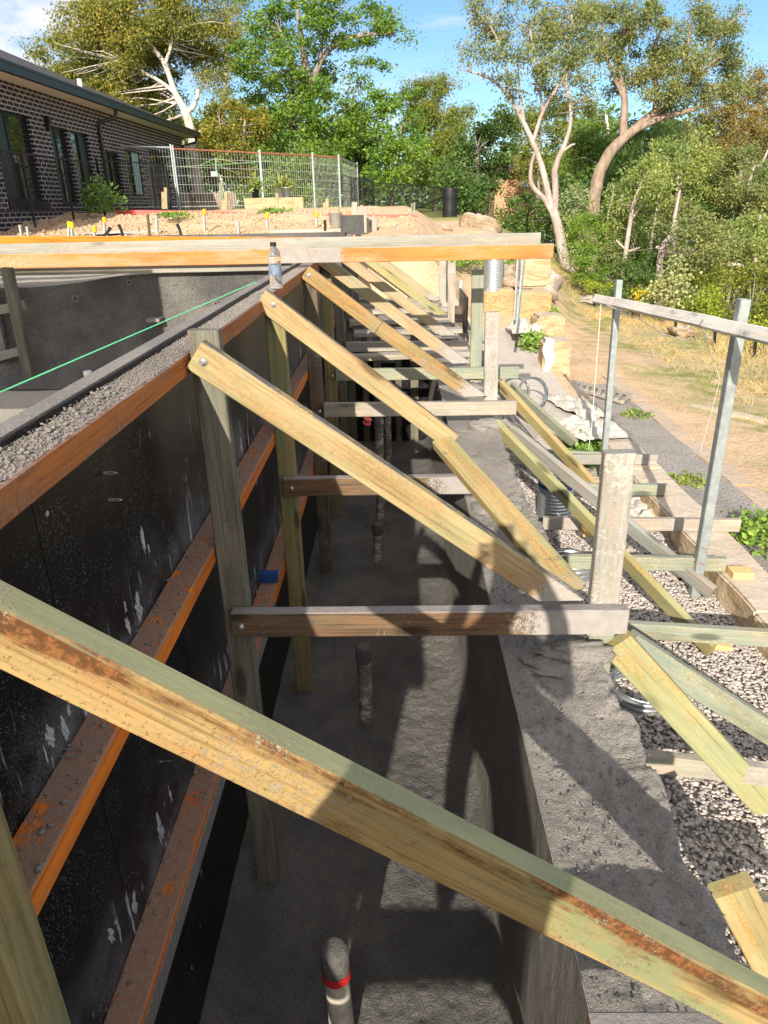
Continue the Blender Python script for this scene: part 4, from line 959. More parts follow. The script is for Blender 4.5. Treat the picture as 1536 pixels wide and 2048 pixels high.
# ------------------------------------------------------------------ steel posts with crossbar
def steel_post(x, y, z0, z1, w, lab, lean=0.0, wires=()):
    root = empty('steel_post', (x, y, z0), lab, 'steel post', 'galvanised posts of the string frame')
    s = MB(); h = w / 2; cx = lean
    ring = lambda z, o, k: [(x + o - k + .004, y - k, z), (x + o + k - .004, y - k, z), (x + o + k, y - k + .004, z), (x + o + k, y + k - .004, z), (x + o + k - .004, y + k, z), (x + o - k + .004, y + k, z), (x + o - k, y + k - .004, z), (x + o - k, y - k + .004, z)]
    v = ring(z0, 0, h) + ring(z1, cx, h) + ring(z1, cx, h - .004) + ring(z1 - .05, cx, h - .004)
    f = [(a * 8 + k, a * 8 + (k + 1) % 8, (a + 1) * 8 + (k + 1) % 8, (a + 1) * 8 + k) for a in range(3) for k in range(8)]
    s.add(v, f); s.build('tube', M['steel_dull'], root, (x, y, z0))
    for zz in wires:
        t = MB(); u = (zz - z0) / (z1 - z0) * cx
        t.tube([(x + u + (h + .006) * math.cos(q), y + (h + .006) * math.sin(q), zz + .006 * math.sin(q * 2)) for q in np.linspace(0, 6.6, 16)], .0025, 5); t.build('tie_wire', M['rust'], root, (x, y, zz))
    return root
P2 = at(1388, 1192, z=-2.16); T2 = at(1488, 598, y=P2[1])
steel_post(P2[0], P2[1], -2.3, T2[2], .054, 'thicker galvanised post standing in the gravel, wired to two ties', T2[0] - P2[0], (-1.93, -1.83, -2.05))
P1 = at(1205, 962, z=-2.16); T1 = at(1238, 560, y=P1[1])
steel_post(P1[0], P1[1], -2.3, T1[2], .048, 'thinner galvanised post behind the cement coated post', T1[0] - P1[0])
def bar(a, b, m, lab, w=.065, t=.042):
    return tag(timber('crossbar', a, b, w, t, (1, 0, -.5), m), lab, 'timber bar', 'crossbars of the string frame')
off = np.array([-.055, 0, 0])
A, B, C2 = at(1186, 588, y=P1[1] + .75), at(1240, 604, y=P1[1]), at(1480, 652, y=P2[1])
d12 = C2 - B
bar(B + off - d12 * .24, B + off + d12 * .02, M['bar'], 'short pale bar end beyond the thinner post')
bar(B + off + d12 * .022, B + off + d12 * .93, M['bar'], 'long grey bar joining the two galvanised posts')
bar(B + off + d12 * .90 + np.array([-.03, 0, .004]), B + off + d12 * 1.35 + np.array([-.03, 0, -.005]), M['bar'], 'pale bar end running out past the thicker post')
q0 = B + off + d12 * .90 + np.array([-.05, 0, -.03])
def cord(pts, lab, m='cord', r=.0022):
    s = MB(); s.tube(pts, r, 5); return tag(s.build('cord', M[m], None, pts[0]), lab, 'cord', 'cords tied to the crossbars')
a0 = B + off - d12 * .10; cord([a0 + np.array([-.03, 0, -.02]), at(1183, 858, y=a0[1] + .1), at(1176, 905, y=a0[1] + .1)], 'thin white cord hanging from the short pale bar')
cord([q0, at(1440, 760, y=q0[1] + .4), at(1400, 905, y=q0[1] + .9), at(1355, 960, z=-2.2)], 'thin white cord slanting from the pale bar end to the ground')
cord([B + off * 1.8 + np.array([0, 0, -.02])] + [at(x_, y_, y=P1[1] - .5 * k) for k, (x_, y_) in enumerate(((1275, 636), (1325, 668), (1370, 681), (1420, 676)), 1)] + [q0], 'slack white cord sagging between the two posts')

cord([np.array([.352, .5, -1.407]), np.array([.350, 3.6, -1.410])], 'thin pale cord stretched along the inner edge of the sill', 'beam_grey', .0011)
# leaning pickets by the blocks
def picket(p0, p1, r, m, lab, name='picket', cat='picket', grp='pickets about the site', cap=None, root_pos=None):
    root = empty(name, p0, lab, cat, grp); s = MB(); X = (Vector(p1) - Vector(p0))
    # star section
    t = X.normalized(); a = t.cross(Vector((0, 1, .1))).normalized(); b2 = t.cross(a)
    for q in (0, 2.09, 4.19):
        d = (a * math.cos(q) + b2 * math.sin(q)) * r; e2 = t.cross(d).normalized() * r * .12
        P0, P1 = Vector(p0), Vector(p1)
        s.add([P0 - e2, P0 + e2, P0 + d + e2, P0 + d - e2, P1 - e2, P1 + e2, P1 + d + e2, P1 + d - e2], [(0, 1, 5, 4), (1, 2, 6, 5), (2, 3, 7, 6), (3, 0, 4, 7), (4, 5, 6, 7)])
    s.build('shaft', M[m], root, p0)
    if cap:
        c = MB(); P = Vector(p1); k = r * 1.25
        c.lathe([(k, -k * 2.4), (k * 1.08, -.0), (k * .8, k * .5), (0, k * .55)], 10, P); c.build('cap', M[cap], root, p1)
    return root
picket(at(1034, 655, y=8.3), at(1049, 512, y=8.3), .022, 'steel_dull', 'right hand one of two steel pickets before the sandstone blocks, wired')
picket(at(1030, 640, y=9.9), at(1037, 512, y=9.9), .022, 'steel_dull', 'other steel picket beside the wired one before the sandstone blocks')

# far posts and film-ply near the trench end
def stick(px0, py0, px1, py1, Y, w, t, m, lab, name='stake', grp='upright stakes beyond the trench'):
    A, B = at(px0, py0, y=Y), at(px1, py1, y=Y)
    return tag(timber(name, A, B, w, t, (0, 1, 0), M[m]), lab, 'stake', grp)
stick(909, 655, 902, 548, 8.2, .085, .045, 'post_pink' if 'post_pink' in M else 'tie_pale', 'pinkish upright stake behind the tall green post')
stick(917, 660, 918, 612, 7.9, .085, .045, 'post_c', 'brown stub stake beside the black sheet')
stick(895, 600, 892, 520, 10.2, .09, .045, 'tie_blue', 'green grey upright stake under the orange beam')
stick(858, 560, 862, 520, 11.5, .10, .045, 'tie_pale', 'chalky upright stake under the orange beam')
stick(920, 600, 922, 560, 10.6, .05, .045, 'steel_dull', 'thin grey upright stake behind the brown stub')
p0, p1 = at(931, 668, y=8.05), at(942, 590, y=8.5); b = MB(); b.box((p0[0], 8.02, p0[2]), (p0[0] + .018, 9.0, -.95)); tag(b.build('form_sheet', M['ply'], None, p0), 'black film ply sheet standing on edge beyond the trench', 'ply sheet')
lp = at(955, 700, y=7.0)

# ------------------------------------------------------------------ weeds
def leaves_np(c, L, W, droop, r, up=0.0):
    n = len(c); d = r.normal(size=(n, 3)); d[:, 2] = d[:, 2] * .7 - droop + up; d /= np.linalg.norm(d, axis=1)[:, None]
    q = np.cross(d, r.normal(size=(n, 3))); q /= np.linalg.norm(q, axis=1)[:, None]
    s = r.uniform(.6, 1.35, (n, 1)); nrm = np.cross(d, q)
    v = np.stack([c, c + d * L * s * .45 + q * W * s + nrm * L * .06 * s, c + d * L * s, c + d * L * s * .45 - q * W * s + nrm * L * .06 * s], 1).reshape(-1, 3)
    return v, np.arange(n * 4).reshape(-1, 4)
def weed(px, py, z, rad, hgt_, n, L, lab, mat='weed', y=None, cat='weed', name='weed_plant', grp='weeds about the site', W=.3):
    p = at(px, py, z=z) if y is None else at(px, py, y=y)
    r = np.random.default_rng(int(px * 7 + py))
    a = r.uniform(0, 6.28, n); q = np.sqrt(r.random(n)) * rad; hh = r.random(n) ** .8 * hgt_ * (1 - .5 * (q / rad) ** 2)
    # a few runner stems give it an uneven outline
    k = r.integers(0, 7, n); a = a * .45 + k * .9; q = q * (.6 + .12 * k)
    c = np.stack([q * np.cos(a), q * np.sin(a), hh], 1)
    v, f = leaves_np(c, L * .8, L * W * .7, -.25, r)
    root = empty(name, p, lab, cat, grp)
    np_mesh('leaves', v, f, M[mat], root, p)
    s = MB()
    for i in range(14):
        j = r.integers(0, n); e = c[j]; s.tube([p, p + e * .5 + np.array([0, 0, .02]), p + e], [.004, .003, .002], 4)
    s.build('stems', M['bark_grey'], root, p)
    return root
weed(1530, 1085, -2.27, .30, .20, 900, .06, 'dark leafy weed clump on the gravel path by the kerb')
weed(1372, 965, -2.28, .16, .05, 220, .06, 'flat green tuft on the gravel path', 'turf')
weed(1270, 832, -2.28, .16, .05, 200, .06, 'small green tuft on the gravel path near the edging', 'turf')
weed(1165, 895, -2.12, .20, .16, 420, .07, 'leafy weed under the yellow grained board')
weed(1170, 925, -2.10, .20, .14, 300, .08, 'straggly weed beside the green tie board')
weed(1065, 705, -1.85, .22, .30, 600, .08, 'leafy weed bush at the foot of the wired picket')
weed(1095, 645, -1.7, .16, .25, 350, .08, 'weed growing under the V veined sandstone cube')
weed(1010, 552, 0, .28, .35, 400, .10, 'weed behind the leaning pickets', y=13)
weed(930, 535, 0, .4, .35, 500, .10, 'weed on the bank left of the culvert pipe', y=13.5)
weed(205, 428, 0, .42, .80, 620, .12, 'bright green weed bush by the black fence of the house', y=17.5)
for k, (px, py, lab) in enumerate(((345, 428, 'green tuft on the bank under the rotary clothesline'), (445, 440, 'low green weed on the bank before the red board'), (545, 420, 'green weed patch on top of the bank by the sandstone blocks'), (70, 442, 'short green tuft on the shaded end of the bank'), (590, 448, 'dry green tuft on the bank near a yellow capped picket'))):
    weed(px, py + 6, 0, .34, .08, 240, .10, lab, 'turf' if k % 2 else 'weed', y=15.5 + k * .5)

# dry grass and green grass on the slope
def blades(name, n, xr, yr, L, mat, seed, lab, thr_lo, sign):
    r = np.random.default_rng(seed); x = r.uniform(*xr, n * 4); y = r.uniform(*yr, n * 4)
    f1 = fbm(x * .7, y * .7, 3) + .5 * fbm(x * 2.5 + 5, y * 2.5, 3)
    k = (f1 * sign > thr_lo); x, y = x[k][:n], y[k][:n]; n = len(x)
    c = np.stack([x, y, hgt(x, y) - .01], 1)
    d = r.normal(0, .55, (n, 3)); d[:, 2] = 1; d /= np.linalg.norm(d, axis=1)[:, None]
    q = np.cross(d, r.normal(size=(n, 3))); q /= np.linalg.norm(q, axis=1)[:, None]
    s = L * r.uniform(.4, 1.3, (n, 1)); b = q * s * .035; bend = np.stack([d[:, 0], d[:, 1], d[:, 2] * 0 - .35], 1) * s * .5
    v = np.stack([c - b, c + b, c + d * s + bend], 1).reshape(-1, 3)
    return tag(np_mesh(name, v, np.arange(n * 3).reshape(-1, 3), M[mat]), lab, 'grass', kind='stuff')
blades('dry_grass', 46000, (4.3, 8.5), (6.5, 26), .13, 'straw', 21, 'dry straw coloured grass over the slope beside the wood', -.12, 1)
blades('green_grass', 36000, (3.4, 8.5), (4.5, 24), .065, 'turf', 22, 'patches of short green grass on the slope', .10, -1)
blades('rough_grass', 26000, (5.6, 9.0), (10, 27), .18, 'straw', 23, 'tall dry grass along the foot of the wood', -.6, 1)
r = np.random.default_rng(5)

# ------------------------------------------------------------------ things on the bank beyond the pool
def small_picket(px, pyb, pyt, Y, lab, cap=True, m='steel_dull', lean=2):
    return picket(at(px, pyb, y=Y), at(px - lean, pyt, y=Y), .026, m, lab, cap='yellow' if cap else None, grp='steel pickets along the bank')
small_picket(145, 474, 446, 11.6, 'yellow capped picket pair member on the left before the shaded bank')
small_picket(138, 474, 445, 11.9, 'yellow capped picket behind its twin before the shaded bank', lean=0)
small_picket(190, 474, 454, 11.8, 'short yellow capped picket right of the twin pickets')
small_picket(210, 470, 436, 13.5, 'yellow capped picket standing right below the weed bush')
small_picket(410, 468, 420, 14.0, 'tall yellow capped picket below the rotary clothesline')
small_picket(536, 466, 428, 14.0, 'yellow capped picket below the sandstone blocks')
small_picket(635, 464, 425, 14.0, 'yellow capped picket left of the dark board end')
small_picket(44, 474, 450, 11.8, 'bare steel picket leaning at the left end of the bank', False, lean=4)
small_picket(58, 474, 453, 11.8, 'second bare steel picket at the left end of the bank', False, lean=4)
small_picket(300, 474, 428, 12.6, 'dark stake pair member before the sunlit bank', False, 'post_c', lean=5)
small_picket(315, 472, 430, 13.2, 'thin grey stake behind the dark stake', False)
small_picket(478, 468, 442, 13.4, 'short grey stake between two yellow capped pickets', False)
for k, (x0, y0, x1, y1, lab) in enumerate(((210, 470, 221, 455, 'black pipe end sticking up by the white sheet'), (246, 472, 237, 449, 'thin black pipe leaning over the white sheet'), (362, 470, 354, 448, 'black pipe end on the sunlit bank'), (650, 462, 649, 440, 'black pipe riser left of the dark board'))):
    A, B = at(x0, y0, y=12.6), at(x1, y1, y=12.6); s = MB(); s.tube([A, (A + B) / 2 + np.array([.01, 0, 0]), B], [.024, .024, .028], 8); tag(s.build('riser_pipe', M['hose'], None, A), lab, 'pipe', 'black riser pipes')
p = at(250, 466, z=-.40); s = MB()
cloth(248, 468, -.40, .75, .5, 'white plastic sheet lying before the bank', 31, .07)
b = MB(); A = at(540, 467, y=13.2); B = at(690, 460, y=13.2); b.box((A[0], 13.2, A[2] - .05), (B[0], 13.5, A[2] + .06)); tag(b.build('concrete_kerb', M['beam_conc'] if 'beam_conc' in M else M['pool_floor'], None, A), 'low pale concrete kerb before the bank', 'concrete kerb')
# dark end board and the sticks beside it
A, B = at(684, 468, y=10.75), at(729, 470, y=10.3); T = at(686, 430, y=10.75)
b = MB(); n_ = Vector((B[0] - A[0], B[1] - A[1], 0)).normalized().cross(Vector((0, 0, 1))) * .02
Ab, Bb = Vector(A), Vector((B[0], B[1], A[2])); h_ = T[2] - A[2]
b.add([Ab, Bb, Bb + n_, Ab + n_, Ab + Vector((0, 0, h_)), Bb + Vector((0, 0, h_)), Bb + n_ + Vector((0, 0, h_)), Ab + n_ + Vector((0, 0, h_))], [(3, 2, 1, 0), (4, 5, 6, 7), (0, 1, 5, 4), (1, 2, 6, 5), (2, 3, 7, 6), (3, 0, 4, 7)])
M['darkboard'] = plain('dark stained form ply', (.10, .095, .09), .6, 0, .3, 6)
tag(b.build('end_board', M['darkboard'], None, A), 'dark form ply board standing at the end of the pool edge', 'board')
for k, (x0, y0, x1, y1, w_, m, lab) in enumerate(((709, 430, 709, 404, .09, 'tie_pale', 'broad pale stake behind the dark end board'), (720, 455, 720, 415, .03, 'tie_pale', 'thin pale stake right of the dark end board'), (726, 460, 723, 410, .05, 'board_grey', 'taller grey stake right of the dark end board'), (731, 465, 729, 414, .05, 'tie_pale', 'pale stake beside the grey concrete offcut'), (826, 475, 826, 407, .09, 'tie_blue', 'grey upright stake carrying the red board'), (789, 476, 788, 438, .08, 'sawn', 'orange upright stake under the red board'))):
    A, B = at(x0, y0, y=12.5 if k < 4 else 16), at(x1, y1, y=12.5 if k < 4 else 16); tag(timber('stake', A, B, w_, .04, (0, 1, 0), M[m]), lab, 'stake', 'upright stakes by the pool end')
A, B = at(740, 466, y=13), at(744, 434, y=13); tag(timber('concrete_offcut', A, B, .22, .1, (0, 1, 0), M['beam_grey']), 'pale grey board end right of the dark end board', 'board')
A, B = at(755, 472, y=13.5), at(802, 452, y=14.5); tag(timber('plank', A, B, .22, .04, (0, 1, .6), M['tie_pale']), 'pale plank slanting up onto the boulders', 'plank')
for k, (x0, y0, x1, y1, Y, lab) in enumerate(((230, 424, 400, 427, 18, 'red board lying along the foot of the temporary fence'), (405, 426, 505, 429, 18, 'second red board along the foot of the temporary fence'), (645, 434, 830, 434, 16, 'red board held level between two stakes'))):
    A, B = at(x0, y0, y=Y), at(x1, y1, y=Y); tag(timber('red_board', A, B, .10, .045, (0, 1, 0), M['pink']), lab, 'board', 'red edge boards')
p = at(672, 455, y=14); s = MB(); s.lathe([(0, 0), (.10, 0), (.13, .26), (.135, .26), (.125, .255), (.1, .02)], 20, p); tag(s.build('bucket', M['white'], None, p, True), 'pale plastic bucket left of the dark end board', 'bucket')
for k, (px, w_) in enumerate(((520, 1.0), (550, .9), (580, .6))):
    p = at(px, 420, y=22.3); x_ = p[0]; tag(block('garden_block', (x_ - .42, 22.2, -.12), (x_ + .42, 22.6, .26), M['sandstone'], None, 140 + k, .015, 6, .02), ['sandstone garden block under the white card', 'middle sandstone garden block behind the fence', 'sandstone garden block under the grey pots'][k], 'stone block', 'sandstone garden blocks')
for k, (px, m, lab) in enumerate(((512, 'hose', 'black pot with a pale green succulent'), (563, 'steel_dull', 'left grey pot on the garden blocks'), (575, 'steel_dull', 'right grey pot on the garden blocks'))):
    p = at(px, 404, y=22.4); p[2] = .25; s = MB(); s.lathe([(0, 0), (.085, 0), (.125, .25), (.14, .25), (.14, .29), (.12, .285), (.11, .24), (0, .24)], 18, p)
    root = empty('plant_pot', p, lab, 'plant pot', 'plant pots behind the fence'); s.build('pot', M[m], root, p, True)
    r = np.random.default_rng(300 + k); c = r.normal(0, .07, (90, 3)) + np.array([0, 0, .30]); v, f = leaves_np(c, .22, .03, -.6, r); np_mesh('leaves', v, f, M['leaf_young'], root, p)
for k, (x0, y0, x1, y1, lab) in enumerate(((205, 412, 203, 370, 'tan stake behind the weed bush'), (332, 418, 331, 375, 'pair of tan stakes member before the house corner'), (327, 418, 326, 384, 'shorter tan stake before the house corner'), (452, 420, 452, 383, 'tan stake at the foot of the clothesline'), (447, 420, 446, 400, 'short leaning tan stake at the foot of the clothesline'), (555, 420, 554, 386, 'brown stake beside the grey pots'), (655, 430, 654, 397, 'taller tan stake right of the fence panel'), (650, 430, 649, 405, 'shorter tan stake right of the fence panel'))):
    A, B = at(x0, y0, y=19.5), at(x1, y1, y=19.5); tag(timber('survey_stake', A, B, .075, .04, (0, 1, 0), M['tie_stake'] if 'tie_stake' in M else M['brace_c']), lab, 'stake', 'tan survey stakes on the bank')

tag(stones('earth_clods', 2600, (-9.5, .4), (12.8, 18.5), lambda x, y: hgt(x, y) + .005, .012, .055, M['ground_clod'], 17), 'clods and stones of tan earth strewn over the bank', 'earth clods', kind='stuff')
# ------------------------------------------------------------------ temporary mesh fence
def tube_between(s, a, b, r, n=6): s.tube([a, b], r, n)
def fence_panel(x0, b0, t0, Y0, x1, b1, t1, Y1, lab, top='steel', nv=30, nh=7):
    P0, T0, P1, T1 = at(x0, b0, y=Y0), at(x0, t0, y=Y0), at(x1, b1, y=Y1), at(x1, t1, y=Y1)
    P0[2] = min(P0[2], -.02); P1[2] = min(P1[2], -.02); T0[0] = P0[0]; T1[0] = P1[0]
    root = empty('temporary_fence', P0, lab, 'fence', 'temporary mesh fence panels')
    for P, T in ((P0, T0), (P1, T1)):
        s = MB(); s.tube([P - np.array([0, 0, .12]), T + np.array([0, 0, .09])], .028, 8); s.build('upright', M['steel_dull'], root, P)
    s = MB(); s.tube([T0, T1], .026, 8); s.build('top_rail', M[top], root, T0)
    s = MB(); s.tube([P0 + np.array([0, 0, .1]), P1 + np.array([0, 0, .1])], .02, 6); s.build('bottom_rail', M['steel'], root, P0)
    s = MB()
    for k in range(1, nv): u = k / nv; s.tube([P0 + (P1 - P0) * u, T0 + (T1 - T0) * u], .0036, 4, False)
    for k in range(1, nh): u = k / nh; s.tube([P0 + (T0 - P0) * u, P1 + (T1 - P1) * u], .0055, 4, False)
    s.build('mesh', M['wire'], root, P0)
M['wire'] = plain('bright wire', (.42, .43, .42), .5, .3, .1, 20)
fence_panel(186, 420, 290, 22.0, 357, 421, 295, 22.6, 'mesh fence panel with grey top rail before the house windows')
fence_panel(361, 421, 297, 22.6, 527, 418, 306, 23.8, 'mesh fence panel with rusty top rail around the clothesline', 'rust')
fence_panel(529, 418, 306, 23.8, 630, 424, 311, 25.0, 'mesh fence panel with rusty top rail before the hedge', 'rust', 24)
fence_panel(631, 424, 311, 25.0, 681, 426, 315, 25.6, 'narrow looking mesh fence panel turned to the corner', 'rust', 20)
fence_panel(682, 426, 315, 25.6, 717, 424, 330, 27.5, 'last mesh fence panel turning away past the corner', 'steel', 22)

# black pool fence of the house and black chain mesh fence
def black_fence(pts, h, lab, nv, posts=True, brace=None, r=.006):
    root = empty('black_fence', pts[0], lab, 'fence', 'black garden fences')
    P = [np.array(p, float) for p in pts]; up = np.array([0, 0, h])
    s = MB()
    for a, b_ in zip(P[:-1], P[1:]):
        for k_ in (1, .12):
            s = MB(); s.tube([a + up * k_, b_ + up * k_], .016, 6); s.build('rail', M['blackmetal'], root, a)
    s = MB()
    for a, b_ in zip(P[:-1], P[1:]):
        for k in range(nv): u = (k + .5) / nv; q = a + (b_ - a) * u; s.tube([q + up * .1, q + up], r, 4, False)
    s.build('bars', M['blackmetal'], root, P[0])
    for p in P:
        s = MB(); s.tube([p - np.array([0, 0, .15]), p + up * 1.06], .026, 6); s.build('post', M['blackmetal'], root, p)
    if brace is not None: s = MB(); s.tube(brace, .02, 6); s.build('stay', M['blackmetal'], root, brace[0])
X0 = -6.9
black_fence([(X0, y_, -.12) for y_ in (12.6, 14.4, 16.2, 18.0)], 1.12, 'black bar fence along the foot of the brick house', 16)
black_fence([(X0, 18.0, -.12), (-6.2, 19.6, -.12), (-6.3, 21.4, -.12)], 1.2, 'black bar fence turning out before the small windows', 22)
P = lambda px, py, Y: at(px, py, y=Y)
q0, q1, q2 = P(703, 420, 24), P(748, 426, 24), P(890, 452, 26)
def chain_fence(a, b_, h, lab, n=40):
    root = empty('chain_fence', a, lab, 'fence', 'black chain mesh fences'); s = MB(); a, b_ = np.array(a), np.array(b_); up = np.array([0, 0, h]); L = np.linalg.norm(b_ - a); m = int(n * h / L) + 1
    for k in range(-m, n):
        u0, u1 = k / n, k / n + h / L
        for (lo, hi, z0, z1) in ((u0, u1, 0, 1), (u0, u1, 1, 0)):
            A, B = lo, hi; za, zb = z0, z1
            if A < 0: za = z0 + (z1 - z0) * (0 - A) / (B - A); A = 0
            if B > 1: zb = z0 + (z1 - z0) * (1 - lo) / (hi - lo); B = 1
            if B > A: s.tube([a + (b_ - a) * A + up * za, a + (b_ - a) * B + up * zb], .0042, 3, False)
    s.build('mesh', M['blackmetal'], root, a)
    for u in (0, .5, 1): t = MB(); q = a + (b_ - a) * u; t.tube([q - np.array([0, 0, .3]), q + up * 1.05], .024, 6); t.build('post', M['blackmetal'], root, q)
    t = MB(); t.tube([a + up, b_ + up], .012, 5); t.build('rail', M['blackmetal'], root, a)
chain_fence((q0[0], 24, -.25), (q1[0], 24, -.3), 1.05, 'short dark chain mesh fence beside the last temporary panel', 26)
chain_fence((q1[0], 24, -.35), (q2[0], 26, -.5), 1.0, 'long see through chain mesh fence along the lawn', 60)
a = at(796, 432, y=24.5); b_ = at(885, 394, y=25.8); s = MB(); s.tube([a, b_], .028, 6); tag(s.build('fence_stay', M['blackmetal'], None, a), 'dark diagonal stay of the mesh fence by the lawn', 'fence stay')
# roll of dark mesh
p = at(899, 458, y=25.5); s = MB(); prof = []
for i in range(9): prof.append((.24 + .012 * math.sin(i * 2.1), i / 8 * 1.25))
s.lathe(prof, 26, p); tag(s.build('mesh_roll', M['shade'] if 'shade' in M else M['blackmetal'], None, p, True), 'upright dark roll of shade mesh at the corner of the lawn', 'mesh roll')

# rotary clothesline
c0 = at(450, 412, y=24.6); c1 = at(432, 337, y=24.6); hub = at(433, 330, y=24.6)
rc = empty('rotary_clothesline', c0, 'green rotary clothesline leaning behind the mesh fence', 'clothesline')
s = MB(); s.tube([c0, c1, at(432, 316, y=24.6)], .035, 8); s.build('pole', M['greenmetal'], rc, c0)
for (px, py, dy) in ((342, 334, -.6), (540, 322, .5), (470, 345, -1.6), (410, 322, 1.6)):
    s = MB(); e_ = at(px, py, y=24.6 + dy); s.tube([hub, e_], .014, 6); s.build('arm', M['greenmetal'], rc, hub)
    s = MB(); s.tube([at(432, 316, y=24.6), hub + (e_ - hub) * .4], .012, 5); s.build('stay', M['greenmetal'], rc, hub)
p = at(428, 348, y=24.3); b = MB(); b.box(p - np.array([.09, .002, .07]), p + np.array([.09, .002, .07])); tag(b.build('fence_card', M['white'], None, p), 'small white card hanging on the mesh fence', 'sign')

# paling fence behind the hedge line
pf = empty('paling_fence', at(400, 415, y=27), 'dark brown paling fence low behind the clothesline', 'fence')
s = MB(); A, B = at(360, 415, y=27), at(475, 415, y=27)
for k in range(26):
    u = k / 26; q = A + (B - A) * u; s.box((q[0], 27, -.1), (q[0] + (B - A)[0] / 26 * .9, 27.03, .52 + .03 * math.sin(k * 1.7)))
s.build('palings', M['bark_brown'], pf, A)

# ------------------------------------------------------------------ brick house
HX, HY0, HY1, HZ = -7.75, 9.0, 28.6, 2.42
hs = empty('brick_house', (HX, 19, -.2), 'dark brick house with cream mortar lines and black gutter', 'house')
def yz(px, py): q = at(px, py, x=HX); return q[1], q[2]
wins = []
for (xa, xb, yt, yb) in ((-2, 73, 222, 402), (112, 146, 250, 408), (152, 186, 260, 408), (217, 243, 300, 394), (256, 287, 296, 392), (304, 342, 300, 395)):
    y0, _ = yz(xa, (yt + yb) / 2); y1, _ = yz(xb, (yt + yb) / 2); _, z1 = yz((xa + xb) / 2, yt + 6); _, z0 = yz((xa + xb) / 2, yb)
    wins.append([y0, y1, max(.0, z0), min(2.05, z1)])
ye = sorted({HY0, HY1, *[q for w_ in wins for q in w_[:2]]}); ze = sorted({-.5, HZ, *[q for w_ in wins for q in w_[2:]]})
s = MB(); D = .10
for i in range(len(ye) - 1):
    for j in range(len(ze) - 1):
        yc, zc = (ye[i] + ye[i + 1]) / 2, (ze[j] + ze[j + 1]) / 2
        if any(w_[0] < yc < w_[1] and w_[2] < zc < w_[3] for w_ in wins): continue
        s.add([(HX, ye[i], ze[j]), (HX, ye[i + 1], ze[j]), (HX, ye[i + 1], ze[j + 1]), (HX, ye[i], ze[j + 1])], [(0, 1, 2, 3)])
for w_ in wins:
    y0, y1, z0, z1 = w_; X1 = HX - D
    s.add([(HX, y0, z0), (HX, y1, z0), (HX, y1, z1), (HX, y0, z1), (X1, y0, z0), (X1, y1, z0), (X1, y1, z1), (X1, y0, z1)], [(0, 4, 5, 1), (1, 5, 6, 2), (2, 6, 7, 3), (3, 7, 4, 0)])
s.add([(HX, HY1, -.5), (HX - 8, HY1, -.5), (HX - 8, HY1, HZ), (HX, HY1, HZ)], [(0, 1, 2, 3)])
s.build('wall', M['brick'], hs, (HX, 0, 0))
for k, (y0, y1, z0, z1) in enumerate(wins):
    X1 = HX - D; fwd = .05; fr = MB(); ym = y0 + (y1 - y0) * (.42 if k in (0, 1) else .5 if k > 2 else .55)
    for (a, c, d, e_) in ((y0, y0 + fwd, z0, z1), (y1 - fwd, y1, z0, z1), (y0 + fwd, y1 - fwd, z0, z0 + fwd), (y0 + fwd, y1 - fwd, z1 - fwd, z1), (ym - fwd / 2, ym + fwd / 2, z0 + fwd, z1 - fwd)):
        fr.box((X1 - .03, a, d), (X1 + .03, c, e_))
    wo = fr.build('window', M['winframe'], hs, (X1, y0, z0))
    g_ = MB(); g_.box((X1 - .02, y0 + fwd, z0 + fwd), (X1 - .006, y1 - fwd, z1 - fwd)); g_.build('pane', M['glass'], wo, (X1, y0, z0))
    if k < 2:
        g_ = MB(); g_.box((X1 - .004, y0 + fwd, z0 + fwd), (X1 + .012, ym - fwd / 2, z1 - fwd)); g_.build('screen', M['screen'] if 'screen' in M else M['gutter'], wo, (X1, y0, z0))
    if k == 2:
        g_ = MB(); g_.box((X1 - .004, ym + fwd / 2, z0 + fwd), (X1 + .012, y1 - fwd, z1 - fwd)); g_.build('screen', M['gutter'], wo, (X1, y0, z0))
    if k == 4:
        g_ = MB(); g_.box((X1 - .004, ym + fwd / 2, z0 + fwd), (X1 + .01, y1 - fwd, z1 - fwd)); g_.build('blind', M['curtain'], wo, (X1, y0, z0))
    if k == 0: sl_ = MB(); sl_.box((HX - .05, y0 - .05, z0 - .16), (HX + .05, y1 + .1, z0 - .005)); sl_.build('sill', M['brick_sill'] if 'brick_sill' in M else M['winframe'], wo, (HX, y0, z0))
EX = HX + .50
s = MB(); s.box((HX + .003, HY0, HZ - .012), (EX - .02, HY1 + .5, HZ)); s.build('soffit', M['soffit'], hs, (HX, 19, HZ))
s = MB(); s.box((EX - .018, HY0, HZ - .02), (EX + .10, HY1 + .5, HZ + .155)); s.box((EX + .101, HY0, HZ + .12), (EX + .115, HY1 + .5, HZ + .165)); s.box((HX - 8, HY1 + .5, HZ - .02), (EX + .10, HY1 + .62, HZ + .155)); s.build('gutter', M['gutter'], hs, (EX, 19, HZ))
pitch = math.tan(R(23)); RX = -6.0; rz = lambda x: HZ + .15 + (EX - x) * pitch
s = MB(); E0, E1 = (EX + .05, HY0, HZ + .14), (EX + .05, HY1 + .55, HZ + .14); W_ = 6.0
R0, R1 = (EX - W_, HY0, HZ + .14 + W_ * pitch), (EX - W_, HY1 + .55 - W_, HZ + .14 + W_ * pitch); B0_, B1_ = (EX - 2 * W_, HY0, HZ + .14), (EX - 2 * W_, HY1 + .55, HZ + .14)
s.add([E0, E1, R1, R0, B0_, B1_], [(0, 1, 2, 3), (1, 5, 2), (3, 2, 5, 4)]); s.build('roof', M['roof'], hs, (EX, 19, HZ))
dy = yz(193, 250)[0]
